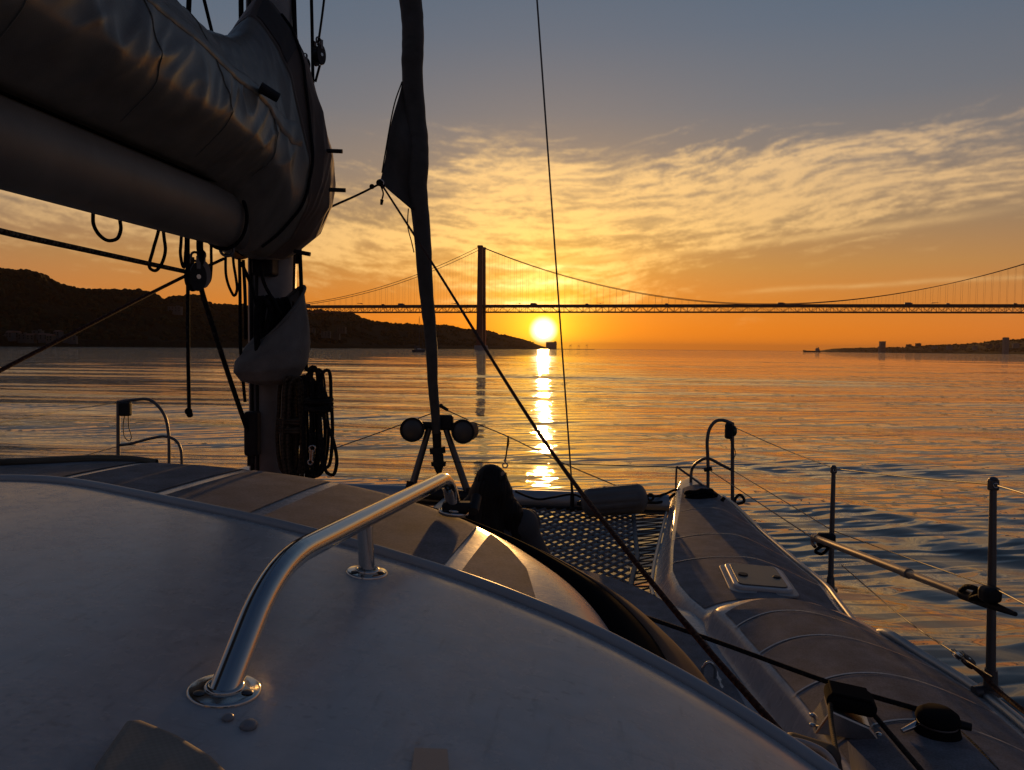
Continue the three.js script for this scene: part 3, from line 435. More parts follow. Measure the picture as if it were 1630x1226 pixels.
// front crossbeam, centre spine, striker frame
const BEAM_T = 5.84;
{
  const a = B(2 * CL - 0.38, BEAM_T, -1.185), b = B(0.40, BEAM_T, -1.185); part('crossbeam', rod(a, b, 0.078, 0.078, 28), alloy); part('beam_track', rod(B(2 * CL - 0.36, BEAM_T - 0.07, -1.225), B(0.38, BEAM_T - 0.07, -1.225), 0.012), blackPlastic);
  part('centre_spine', rod(B(CL, 3.9, -1.24), B(CL, BEAM_T, -1.22), 0.07, 0.07, 18), alloy);
  const f = group('striker_frame', cat), D = 5.9;
  for (const [x0, y0, x1, y1] of [[683, 682, 655, 778], [710, 684, 746, 788]]) { part('strut', rod(P(x1, y1, D), P(x0, y0, D), 0.030, 0.024), darkMetal, f); part('strut_foot', rod(P(x1 + (x1 < 700 ? -4 : 4), y1 + 8, D), P(x1, y1 - 12, D), 0.040, 0.036), blackPlastic, f); }
  part('head_bracket', [new RoundedBoxGeometry(0.125, 0.115, 0.10, 2, 0.02).translate(...P(709, 672, D + 0.02).toArray()), rod(P(655, 677, D + 0.03), P(743, 680, D + 0.03), 0.033)], blackPlastic, f);
  part('foot_bar', rod(P(648, 782, D), P(752, 792, D), 0.05), blackPlastic, f);
  for (const x of [657, 741]) {                               // two round deck lamps facing aft
    const c = P(x, x < 700 ? 683 : 686, D - 0.06), lamp = group('deck_lamp', f); lamp.position.copy(c); lamp.rotation.y = -HEAD * 0.5 + (x < 700 ? 0.12 : -0.25);
    part('lamp_body', new THREE.LatheGeometry([[0, -0.10], [0.055, -0.10], [0.082, -0.07], [0.086, 0.035], [0.094, 0.04], [0.095, 0.062], [0.083, 0.066], [0.081, 0.052]].map(([x, y]) => new THREE.Vector2(x, y)), 36).rotateX(Math.PI / 2), blackPlastic, lamp);
    part('lamp_lens', new THREE.SphereGeometry(0.16, 24, 8, 0, 6.2832, 0, 0.54).rotateX(Math.PI / 2).translate(0, 0, -0.083), mat(0.05, 0.052, 0.055, 0.35), lamp);
  }
}
// trampoline: cords knotted into diamonds, laced to the hull
{
  const tr = group('trampoline', cat), Y = -1.235, s0 = -1.2, s1 = 0.12, t0 = 3.62, t1 = 5.80, cord = mat(0.17, 0.175, 0.19, 0.8), pitch = 0.078;
  const right = (t) => Math.min(s1, inner(t) - 0.14 + 0.0), sag = (s, t) => Y - 0.05 * Math.sin(clamp((s - s0) / (s1 - s0)) * Math.PI) * Math.sin(clamp((t - t0) / (t1 - t0)) * Math.PI);
  for (const dir of [1, -1]) for (let c = -4; c < 4; c += pitch) {
    const pts = []; for (let t = t0; t <= t1 + 0.001; t += 0.03) { const s = dir * (t - t0) * 0.62 + c - 0.6, lo = s0, hi = right(t), ok = s >= lo && s <= hi && t < t1 && t > Math.min(frontEdge(s) - 0.02, 4.0); if (ok) pts.push(B(s, t, sag(s, t) + dir * 0.004)); }
    if (pts.length < 4) continue;
    const g = new THREE.TubeGeometry(new THREE.CatmullRomCurve3(pts), pts.length, 0.0092, 5); g.scale(1, 1, 1); part('net_cord', g, cord, tr);
  }
  const bolt = []; for (let t = t0; t < t1; t += 0.1) bolt.push(B(right(t) + 0.012, t, sag(right(t), t))); part('bolt_rope', tube(bolt, 0.016, 60), mat(0.14, 0.14, 0.145, 0.6), tr);
  part('bolt_rope', tube([B(s0, t1 - 0.01, Y), B(-0.5, t1 - 0.01, Y - 0.005), B(s1, t1 - 0.01, Y)], 0.016, 30), mat(0.14, 0.14, 0.145, 0.6), tr);
  for (let k = 0, t = t0 + 0.08; t < t1 - 0.1; t += 0.12, k++) part('lacing', tube([B(right(t) + 0.01, t, Y), B(inner(t) - 0.012, t + 0.045, Y + 0.025), B(right(t) + 0.01, t + 0.10, Y)], 0.005, 10, 5), mat(0.06, 0.06, 0.062, 0.8), tr);
  const track = []; for (let t = 3.7; t < 5.8; t += 0.15) track.push(B(inner(t) - 0.018, t, Y + 0.03)); part('lacing_track', tube(track, 0.011, 50, 6), alloy, tr);
}
// hatch on the starboard bow deck
{
  const h = group('deck_hatch', cat), c = [0.672, 3.67]; h.position.copy(B(c[0], c[1], deckY(c[0], c[1]) + 0.006)); h.rotation.y = -HEAD; h.rotation.x = 0.01; h.rotation.z = -0.03;
  const rr = (w, d, r) => { const s = new THREE.Shape(); s.moveTo(-w / 2 + r, -d / 2); s.lineTo(w / 2 - r, -d / 2); s.quadraticCurveTo(w / 2, -d / 2, w / 2, -d / 2 + r); s.lineTo(w / 2, d / 2 - r); s.quadraticCurveTo(w / 2, d / 2, w / 2 - r, d / 2); s.lineTo(-w / 2 + r, d / 2); s.quadraticCurveTo(-w / 2, d / 2, -w / 2, d / 2 - r); s.lineTo(-w / 2, -d / 2 + r); s.quadraticCurveTo(-w / 2, -d / 2, -w / 2 + r, -d / 2); return s; };
  const slab = (w, d, r, hgt, bev) => new THREE.ExtrudeGeometry(rr(w, d, r), { depth: hgt, bevelEnabled: true, bevelSize: bev, bevelThickness: bev, bevelSegments: 3, curveSegments: 8 }).rotateX(-Math.PI / 2);
  part('hatch_base', slab(0.30, 0.42, 0.05, 0.004, 0.003).translate(0, -0.008, 0), mat(0.40, 0.40, 0.39, 0.5), h);
  part('hatch_frame', slab(0.25, 0.36, 0.045, 0.006, 0.007).translate(0, 0.003, 0), mat(0.55, 0.55, 0.55, 0.4), h);
  part('hatch_pane', slab(0.215, 0.32, 0.03, 0.003, 0.002).translate(0, 0.0165, 0), mat(0.10, 0.085, 0.075, 0.4), h);
  for (const [x, z] of [[-0.07, 0.02], [0.085, 0.02]]) part('hatch_handle', new THREE.CylinderGeometry(x < 0 ? 0.022 : 0.014, 0.024, 0.008, 18).translate(x, 0.023, z), blackPlastic, h);
}
// grab rail on the roof
{
  const r = group('grab_rail', cat), R = 0.016, hs = -0.375;
  const foot = (px, py) => { return onRoof(px, py); };
  const f1 = foot(357, 1100), f2 = foot(584, 912), f3 = foot(722, 812);
  const y = (f) => Math.max(crown(f[0]) + 0.006, -0.40), top = 0.095;
  const b1 = B(f1[0], f1[1], y(f1)), b2 = B(f2[0], f2[1], y(f2)), b3 = B(f3[0], f3[1], y(f3) - 0.004);
  const up = (f, h) => B(f[0], f[1], y(f) + h);
  const bend = (pts, rad, n = 8) => { const out = [pts[0]]; for (let i = 1; i < pts.length - 1; i++) { const a = pts[i - 1].clone().sub(pts[i]).normalize(), c = pts[i + 1].clone().sub(pts[i]).normalize(); const p = pts[i].clone().addScaledVector(a, rad), q = pts[i].clone().addScaledVector(c, rad); for (let k = 0; k <= n; k++) { const t = k / n; out.push(p.clone().multiplyScalar((1 - t) ** 2).addScaledVector(pts[i], 2 * t * (1 - t)).addScaledVector(q, t * t)); } } out.push(pts[pts.length - 1]); const cp = new THREE.CurvePath(); for (let i = 0; i < out.length - 1; i++) cp.add(new THREE.LineCurve3(out[i], out[i + 1])); return cp; };
  const k1 = P(436, 898, b1.distanceTo(camera.position) * 1.02), k3 = P(717, 757, b3.distanceTo(camera.position) * 0.985);
  part('rail_tube', new THREE.TubeGeometry(bend([b1.clone().addScaledVector(k1.clone().sub(b1).normalize(), -0.012), k1, k3, b3.clone().add(V(0, 0.01, 0))], 0.085, 14), 220, R, 26), steel, r);
  const mid = k1.clone().lerp(k3, 0.53); const foot2 = b2; part('rail_post', rod(foot2, foot2.clone().add(V(0, 0, 0)).lerp(k1.clone().lerp(k3, clamp((foot2.z - k1.z) / (k3.z - k1.z))), 1), 0.0125, 0.0125, 22), steel, r);
  const flange = (p, rad, n) => { const fl = group('rail_flange', r); fl.position.copy(p); fl.rotation.z = -0.10; part('flange_plate', new THREE.LatheGeometry([[0, 0.004], [rad * 0.5, 0.0045], [rad * 0.93, 0.0035], [rad, 0.0015], [rad, -0.004], [rad * 0.9, -0.006]].map(([x, y]) => new THREE.Vector2(x, y)), 40), steel, fl); part('weld_collar', new THREE.TorusGeometry(R + 0.001, 0.003, 8, 28).rotateX(Math.PI / 2).translate(0, 0.005, 0), steel, fl);
    for (let k = 0; k < n; k++) { const a = k * 6.2832 / n + 0.25; part('screw_head', [new THREE.SphereGeometry(0.0062, 14, 6, 0, 6.3, 0, 1.3).scale(1, 0.35, 1).translate(Math.cos(a) * rad * 0.72, 0.0042, Math.sin(a) * rad * 0.72)], darkMetal, fl); } };
  flange(b1, 0.037, 3); flange(b2, 0.033, 3); flange(b3, 0.034, 3);
  part('rail_end_clamp', [new RoundedBoxGeometry(0.075, 0.022, 0.036, 2, 0.008).translate(...b3.clone().add(V(0.012, 0.012, 0)).toArray()), rod(b3.clone().add(V(0.045, 0.005, 0.02)), b3.clone().add(V(0.05, 0.03, -0.02)), 0.012)], blackPlastic, r);
  // two loose fastener heads beside the near foot
  for (const [px, py, q] of [[363, 1146, 0.006], [396, 1158, 0.0085]]) { const [s, t] = onRoof(px, py); part('roof_fastener', new THREE.SphereGeometry(q, 16, 8).scale(1, 0.6, 1).translate(...B(s, t, crown(s) + 0.008).toArray()), mat(0.25, 0.25, 0.26, 0.4), cat); }
}

// ---------------------------------------------------------------- mast, boom and sails
const ropeTex = dataTex(128, (u, v) => { const a = Math.sin((u + v) * 6.2832 * 2) * Math.sin((u - v) * 6.2832 * 2); const q = 0.62 + 0.38 * a; return [q, q, q]; }, false);
const fleckTex = (base, fleck, share) => dataTex(128, (u, v) => { const a = Math.sin((u + v) * 6.2832 * 2) * Math.sin((u - v) * 6.2832 * 2), k = ((Math.floor((u + v) * 4) + Math.floor((u - v) * 4 + 8) * 3) % 5 + 5) % 5 < share ? fleck : base, q = 0.8 + 0.2 * a; return k.map((c) => c * q); }, true);
const ropeMat = (base, fleck, share = 1) => new THREE.MeshPhysicalMaterial({ roughness: 0.85, map: fleckTex(base, fleck, share), bumpMap: ropeTex, bumpScale: 0.0012, specularIntensity: 0.5 });
const R_DARK = ropeMat([0.10, 0.10, 0.11], [0.22, 0.20, 0.19]), R_RED = ropeMat([0.30, 0.17, 0.13], [0.40, 0.30, 0.24]), R_TAN = ropeMat([0.36, 0.31, 0.25], [0.24, 0.18, 0.14]), R_BLACK = ropeMat([0.06, 0.06, 0.07], [0.12, 0.12, 0.13]), R_PALE = ropeMat([0.40, 0.38, 0.34], [0.15, 0.14, 0.14], 2);
function ropeGeo(pts, r, sides = 10, closed = false) {
  const g = tube(pts, r, pts.length === 2 ? 1 : Math.max(24, pts.length * 10), sides, closed), u = g.attributes.uv; let L = 0; for (let i = 1; i < pts.length; i++) L += pts[i].distanceTo(pts[i - 1]);
  const rep = Math.max(1, Math.round(L / (r * 7))); for (let i = 0; i < u.count; i++) u.setX(i, u.getX(i) * rep); return g;
}
const PP = (list) => list.map(([x, y, d]) => P(x, y, d));
function rope(name, label, list, r, m, grp) { return tag(mesh(name, ropeGeo(PP(list), r), m), label, 'rope', grp); }
const sag = (a, b, drop, n = 6) => { const out = []; for (let i = 0; i <= n; i++) { const t = i / n, p = a.clone().lerp(b, t); p.y -= drop * 4 * t * (1 - t); out.push(p); } return out; };

const RT = V(Math.cos(HEAD), 0, Math.sin(HEAD)), FW = V(Math.sin(HEAD), 0, -Math.cos(HEAD)), UPV = V(0, 1, 0);
const MAST = P(434, 480, 2.86); MAST.y = 0;
const mastX = (y) => MAST.clone().addScaledVector(RT, 0).setY(y);
const sparPaint = new THREE.MeshPhysicalMaterial({ color: new THREE.Color().setRGB(0.33, 0.345, 0.37), roughness: 1, roughnessMap: speck(256, 24, 0.35, 0.6), map: clothTex(5) });
{
  const m = group('mast', cat);
  const oval = (y0, y1, a, b) => gridGeo(36, 1, (u, v) => { const th = u * 2 * Math.PI; return MAST.clone().setY(lerp(y0, y1, v)).addScaledVector(RT, Math.sin(th) * a).addScaledVector(FW, -Math.cos(th) * b); }, (p, u, v) => [u * 0.5, v * (y1 - y0)]);
  part('mast_tube', oval(1.3, 14.5, 0.080, 0.115), sparPaint, m);
  for (const x of [-0.011, 0.011]) part('sail_track', rod(MAST.clone().setY(1.7).addScaledVector(RT, x - 0.018).addScaledVector(FW, -0.115), MAST.clone().setY(14).addScaledVector(RT, x - 0.018).addScaledVector(FW, -0.115), 0.0065, 0.0065, 8), blackPlastic, m);
  part('mast_collar', oval(1.35, 1.99, 0.100, 0.135), mat(0.36, 0.36, 0.35, 0.5), m);
  part('cleat_rail', [new RoundedBoxGeometry(0.05, 0.16, 0.05, 2, 0.01).translate(...P(402, 690, 2.72).toArray()), rod(P(396, 680, 2.72), P(396, 742, 2.72), 0.006), rod(P(403, 690, 2.72), P(403, 738, 2.72), 0.006)], blackPlastic, m);
  part('gooseneck', [new RoundedBoxGeometry(0.075, 0.20, 0.10, 2, 0.012).translate(...P(423, 396, 2.74).toArray()), new RoundedBoxGeometry(0.05, 0.10, 0.16, 2, 0.012).translate(...P(415, 390, 2.66).toArray())], blackPlastic, m);
}
const boomPaint = new THREE.MeshPhysicalMaterial({ color: new THREE.Color().setRGB(0.21, 0.205, 0.19), roughness: 0.5, map: clothTex(5) });
const A0 = P(425, 370, 2.74), A1 = P(0, 226, 1.52); const AX = A1.clone().sub(A0).normalize();
const boomAt = (w) => A0.clone().addScaledVector(AX, w);
{
  const b = group('boom', cat);
  part('boom_tube', gridGeo(40, 2, (u, v) => { const th = u * 2 * Math.PI; return boomAt(lerp(0.02, 3.2, v)).addScaledVector(RT, Math.sin(th) * 0.068).addScaledVector(UPV, -Math.cos(th) * 0.094); }, (p, u, v) => [u * 0.5, v * 3.2]), boomPaint, b);
  part('boom_end', rod(boomAt(-0.03), boomAt(0.05), 0.05, 0.075, 20), blackPlastic, b);
  part('sail_slot', gridGeo(60, 1, (u, v) => boomAt(lerp(0.05, 3.2, u)).addScaledVector(RT, lerp(-0.036, 0.048, v)).addScaledVector(UPV, 0.084)), blackTrim, b);
  for (const w of [0.30]) part('boom_bail', new THREE.TorusGeometry(0.020, 0.005, 8, 20).rotateY(0.5).translate(...boomAt(w).addScaledVector(UPV, -0.10).toArray()), darkMetal, b);
}
// stowed mainsail in its cover: wraps the mast at the front, runs aft over the boom
const coverMat = new THREE.MeshPhysicalMaterial({ color: new THREE.Color().setRGB(0.225, 0.215, 0.185), roughness: 0.36, map: clothTex(9), sheen: 0.2, sheenRoughness: 0.5, bumpMap: dataTex(512, (u, v) => { const q = 0.5 + 0.42 * fbm(u * 10, v * 5, 5, 0.6); return [q, q, q]; }), bumpScale: 0.0012 });
const COVER = [[-0.235, 0.02, 0.36, 0.28], [-0.215, 0.10, 0.55, 0.10], [-0.17, 0.165, 0.66, 0.0], [-0.10, 0.215, 0.77, -0.06], [0.0, 0.240, 0.83, -0.095], [0.05, 0.236, 0.82, -0.105], [0.15, 0.222, 0.69, -0.11], [0.22, 0.208, 0.62, -0.10], [0.28, 0.20, 0.585, -0.04], [0.345, 0.195, 0.555, 0.06], [0.53, 0.19, 0.51, 0.09], [0.72, 0.19, 0.525, 0.09], [1.0, 0.185, 0.54, 0.09], [1.6, 0.18, 0.54, 0.09], [3.3, 0.17, 0.50, 0.09]];
const PEAK = [[0, 0.35], [0.08, 0.76], [0.2, 0.97], [0.3, 1], [0.4, 0.985], [0.58, 0.84], [0.75, 0.64], [0.86, 0.42], [0.97, 0.12], [1, 0]];   // outline of the cover where it is laced round the mast
const foldN = (w, c) => { const k = w + 0.10 * c, a = noise2(k * 5.2, c * 0.55 + 4), b = noise2(k * 11 + 9, c * 0.8), d = noise2(w * 1.6 + 30, c * 0.9), e = Math.pow(clamp(1 - Math.abs(a) * 2.6), 1.5), f = Math.pow(clamp(1 - Math.abs(b) * 2.4), 2); return (0.010 * e + 0.007 * f) * (0.35 + 0.65 * sstep(2.2, 1.2, c)) + 0.012 * d; };
function coverPoint(w, phi, out = 0) {
  const [hw, top, bot] = keyed(COVER, w), c = (1 - Math.cos(phi)) / 2, side = Math.sin(phi), full = Math.sign(side) * Math.pow(Math.abs(side), 0.72);
  const aft = sstep(0.04, 0.30, w), x = full * hw * (1 - 0.40 * c * c) * (0.62 + 0.38 * sstep(0, 0.3, c)) * aft + Math.sign(side) * hw * keyed(PEAK, c)[0] * (1 - aft), n = (foldN(w, c * 3 + (side < 0 ? 20 : 0)) * sstep(0.02, 0.25, c) + 0.004) * (0.4 + 0.6 * sstep(-0.22, 0, w));
  const p = boomAt(w).addScaledVector(RT, x + Math.sign(side) * (n + out) * Math.abs(full)).addScaledVector(UPV, lerp(bot, top, c) + (c > 0.85 ? n * 0.7 + out : 0)); if (w < -0.05) p.addScaledVector(AX, -out); return p;
}
{
  const g = group('sail_cover', cat);
  part('cover_cloth', gridGeo(300, 130, (u, v) => coverPoint(u < 0.3 ? lerp(0.14, 0.6, u / 0.3) : lerp(0.6, 3.3, (u - 0.3) / 0.7), v * 2 * Math.PI), (p, u, v) => [u * 4, v * 1.5]), coverMat, g);
  const wrapMat = new THREE.MeshPhysicalMaterial({ color: new THREE.Color().setRGB(0.17, 0.122, 0.092), roughness: 0.8, map: clothTex(9), transmission: 0.35, thickness: 0 });
  part('mast_wrap', gridGeo(120, 130, (u, v) => coverPoint(lerp(-0.235, 0.143, u), v * 2 * Math.PI, u > 0.97 ? 0.002 : 0), (p, u, v) => [u * 0.5, v * 1.5]), wrapMat, g);
  const phiAt = (c) => Math.acos(1 - 2 * c);
  const cAt = (w) => keyed([[-0.2, 0.36], [-0.05, 0.42], [0.12, 0.50], [0.45, 0.66], [0.7, 0.72], [1.2, 0.73], [3.3, 0.7]], w)[0];
  part('zip_flap', gridGeo(160, 6, (u, v) => { const w = lerp(0.17, 2.8, u), e = v === 0 || v === 1; return coverPoint(w, phiAt(cAt(w) - 0.055 + 0.11 * v), e ? 0.001 : 0.007); }, (p, u, v) => [u * 8, v * 0.2]), coverMat, g);
  part('seam', [tube([...Array(24).keys()].map((i) => { const c = 0.12 + 0.5 * i / 23; return coverPoint(0.36 - 0.10 * c, phiAt(c), 0.003); }), 0.0022, 60, 5)], coverMat, g);
  for (const w of [0.62, 0.95, 1.35]) part('seam', [tube([...Array(30).keys()].map((i) => { const c = 0.06 + 0.9 * i / 29; return coverPoint(w + 0.04 * c, phiAt(c), 0.0015); }), 0.0016, 80, 5)], coverMat, g);
  part('tie_line', ropeGeo([...Array(16).keys()].map((i) => { const k = i / 15, c = lerp(0.92, 0.03, k); return coverPoint(lerp(0.02, 0.21, k), phiAt(c), 0.007); }), 0.005, 7), R_BLACK, g);
  part('head_patch', gridGeo(20, 14, (u, v) => coverPoint(lerp(-0.10, 0.13, u), phiAt(lerp(0.80, 0.985, v)), 0.004), (p, u, v) => [u * 0.4, v * 0.4]), mat(0.045, 0.038, 0.034, 0.8), g);
  for (const [px, py, d] of [[541, 241, 2.66], [546, 303, 2.66], [490, 401, 2.66]]) part('toggle', rod(P(px - 22, py - 1, d), P(px + 4, py + (py > 390 ? 4 : 0), d), 0.0075, 0.0075, 8), blackPlastic, g);
  const q = coverPoint(0.42, phiAt(cAt(0.42)), 0.02); part('cover_toggle', rod(q, q.clone().add(V(0.045, -0.022, -0.03)), 0.017, 0.015, 16), blackPlastic, g);
  for (const [w, c] of [[0.56, 0.02], [0.2, 0.02]]) part('lashing', ropeGeo([...Array(20).keys()].map((i) => { const th = i / 20 * 6.2832; return boomAt(w * 0.5 + 0.04).addScaledVector(RT, Math.sin(th) * 0.08).addScaledVector(UPV, -Math.cos(th) * 0.10); }), 0.006, 6, true), R_BLACK, g);
}
// furled headsail on its stay
{
  const g = group('furled_headsail', cat), path = [[636, -520, 4.7], [652, -60, 5.05], [655, 0, 5.1], [656, 60, 5.15], [658, 110, 5.2], [661, 200, 5.3], [666, 260, 5.35], [667, 320, 5.4], [673, 400, 5.5], [680, 470, 5.6], [685, 540, 5.68], [689, 600, 5.75], [692, 650, 5.8], [694, 690, 5.86]], pts = PP(path), rad = [0.07, 0.075, 0.076, 0.076, 0.073, 0.076, 0.072, 0.066, 0.060, 0.052, 0.046, 0.040, 0.036, 0.034];
  const crv = new THREE.CatmullRomCurve3(pts), radAt = (t) => { const k = t * (rad.length - 1), i = Math.min(rad.length - 2, Math.floor(k)); return lerp(rad[i], rad[i + 1], k - i); };
  const sailM = new THREE.MeshPhysicalMaterial({ color: new THREE.Color().setRGB(0.085, 0.088, 0.09), roughness: 0.7, map: clothTex(8), bumpMap: gelBump, bumpScale: 0.004 });
  part('rolled_cloth', gridGeo(28, 160, (u, v) => { const c = crv.getPoint(v), th = u * 2 * Math.PI, r = radAt(v) * (1 + 0.10 * Math.sin(th * 1 + v * 34) + 0.05 * noise2(v * 40, Math.cos(th) * 1.5)); return c.addScaledVector(RT, Math.cos(th) * r).addScaledVector(FW, Math.sin(th) * r); }, (p, u, v) => [u * 0.5, v * 6]), sailM, g);
  const T0 = P(646, 100, 5.18), T1 = P(604, 290, 5.30), T2 = P(653, 334, 5.36), T3 = P(668, 200, 5.28);
  for (const f of [0, 1]) part('clew_flap', gridGeo(14, 24, (u, v) => { const a = T0.clone().lerp(T1, v), b = T3.clone().lerp(P(672, 330, 5.38), v), c = a.clone().lerp(b, u); if (v > 0.78) { const k = (v - 0.78) / 0.22; c.lerp(T1.clone().lerp(T2, Math.min(1, u * 1.3)), k * k * 0.9); } c.addScaledVector(FW, (f ? 0.006 : -0.006) + 0.035 * Math.sin(u * 7 + v * 3) * u + 0.02 * Math.sin(v * 9)); return c; }, (p, u, v) => [u * 0.5, v]), sailM, g);
  part('clew_ring', new THREE.TorusGeometry(0.02, 0.007, 8, 18).rotateY(0.4).translate(...P(606, 291, 5.29).toArray()), steel, g);
  part('leech_line', ropeGeo(PP([[640, 130, 5.2], [628, 165, 5.22], [613, 245, 5.26], [608, 275, 5.28]]), 0.005, 6), R_BLACK, g);
  part('leech_line', ropeGeo(PP([[650, 332, 5.35], [649, 360, 5.4], [655, 385, 5.42], [659, 402, 5.44]]), 0.004, 6), R_BLACK, g);
  part('furling_drum', [rod(P(695, 688, 5.86), P(696, 715, 5.88), 0.036, 0.034, 18), rod(P(696, 712, 5.88), P(697, 722, 5.88), 0.062, 0.062, 24), rod(P(697, 721, 5.88), P(698, 736, 5.88), 0.042, 0.042, 20), rod(P(698, 735, 5.88), P(698, 742, 5.88), 0.060, 0.056, 24), rod(P(698, 742, 5.88), P(699, 754, 5.88), 0.04, 0.02, 16)], blackPlastic, g);
}
// ---------------------------------------------------------------- standing wires (parts of the boat)
const wire = mat(0.10, 0.10, 0.105, 0.45, { metalness: 0.6 });
{
  const w = (n, list, r = 0.004, m = wire) => part(n, tube(PP(list), r, list.length === 2 ? 1 : list.length * 6, 8), m);
  w('upright_wire', [[815, -555, 4.7], [911, 782, 5.72]], 0.0062); part('wire_terminal', [rod(P(909, 758, 5.70), P(911, 786, 5.72), 0.010), rod(P(911, 786, 5.72), P(911, 806, 5.74), 0.016), ball(P(911, 810, 5.74), 0.022)], blackPlastic);
  w('bow_line', [[704, 650, 5.9], [760, 675, 5.88], [806, 694, 5.86], [900, 739, 5.82], [992, 778, 5.76]], 0.0042);
  w('bow_line', [[696, 655, 5.9], [600, 690, 6.1], [500, 725, 6.3], [395, 760, 6.5]], 0.0042);
  w('bow_line', [[700, 735, 5.88], [900, 739, 5.85], [1076, 744, 5.82], [1124, 746, 5.8]], 0.0040);
  part('line_tang', [rod(P(701, 646, 5.9), P(713, 653, 5.9), 0.014), ball(P(702, 646, 5.9), 0.017)], blackPlastic);
  const hook = group('snap_hook', cat); part('hook_strop', ropeGeo(PP([[809, 694, 5.86], [807, 715, 5.86], [804, 736, 5.86]]), 0.006, 7), R_BLACK, hook); part('hook_ring', [new THREE.TorusGeometry(0.019, 0.006, 8, 20).translate(...P(804, 741, 5.86).toArray()), ball(P(804, 733, 5.86), 0.012)], steel, hook); part('strop_tail', ropeGeo(PP([[809, 694, 5.86], [810, 706, 5.86], [808, 713, 5.86]]), 0.004, 6), R_BLACK, hook);
  // lifelines, starboard
  w('lifeline', [[1168, 680, 5.9], [1250, 716, 4.7], [1327, 745, 3.9]], 0.0030); w('lifeline', [[1327, 746, 3.9], [1450, 760, 3.0], [1581, 771, 2.36]], 0.0028); w('lifeline', [[1581, 771, 2.36], [1680, 800, 1.9]], 0.0028);
  w('lifeline', [[1168, 750, 5.9], [1245, 796, 4.7], [1324, 844, 3.9]], 0.0030); w('lifeline', [[1324, 844, 3.9], [1450, 890, 3.0], [1580, 935, 2.36]], 0.0026); w('lifeline', [[1580, 935, 2.36], [1690, 992, 1.9]], 0.0028);
  w('lashing_line', [[1130, 749, 5.8], [1215, 805, 4.7], [1302, 862, 3.86]], 0.0034);
  w('furling_line', [[1340, 900, 3.8], [1440, 985, 3.0], [1525, 1043, 2.45], [1580, 1078, 2.2]], 0.0026);
  // lifelines, port
  w('lifeline', [[187, 641, 6.6], [95, 655, 5.4], [-20, 676, 4.5]], 0.0035); w('lifeline', [[188, 711, 6.6], [150, 721, 6.0], [95, 737, 5.2]], 0.0035);
}
// stanchions
function stanchion(x0, y0, x1, y1, d) {
  const s = group('stanchion', cat), a = P(x0, y0, d), b = P(x1, y1, d), k = 2.36 / 2.36;
  part('stanchion_post', rod(a, b, 0.0145, 0.0105, 16), darkMetal, s); part('stanchion_cap', [new RoundedBoxGeometry(0.030, 0.036, 0.022, 2, 0.006).translate(b.x, b.y + 0.012, b.z), ball(b.clone().add(V(0, 0.03, 0)), 0.013, 0.6)], darkMetal, s); part('cap_eye', new THREE.TorusGeometry(0.007, 0.002, 8, 16).translate(b.x, b.y + 0.012, b.z + 0.012), steel, s);
  part('stanchion_base', [rod(a.clone().add(V(0, -0.02, 0)), a.clone().add(V(0, 0.045, 0)), 0.022, 0.018, 16), rod(a.clone().add(V(0, -0.03, 0)), a.clone().add(V(0, -0.012, 0)), 0.036, 0.034, 18)], darkMetal, s); return s;
}
stanchion(1322, 932, 1327, 752, 3.9); stanchion(1577, 1088, 1581, 778, 2.36); part('stanchion_socket', rod(P(1577, 1088, 2.36).add(V(-0.05, -0.03, 0)), P(1577, 1088, 2.36).add(V(0.02, -0.02, 0)), 0.02), darkMetal);
for (const [x, y, d] of [[1315, 862, 3.87], [1576, 948, 2.34]]) part('pole_clamp', [new RoundedBoxGeometry(0.062 * d / 3.0 + 0.01, 0.05 * d / 3.0 + 0.01, 0.05, 3, 0.016).translate(...P(x, y - 2, d).toArray())], blackPlastic);
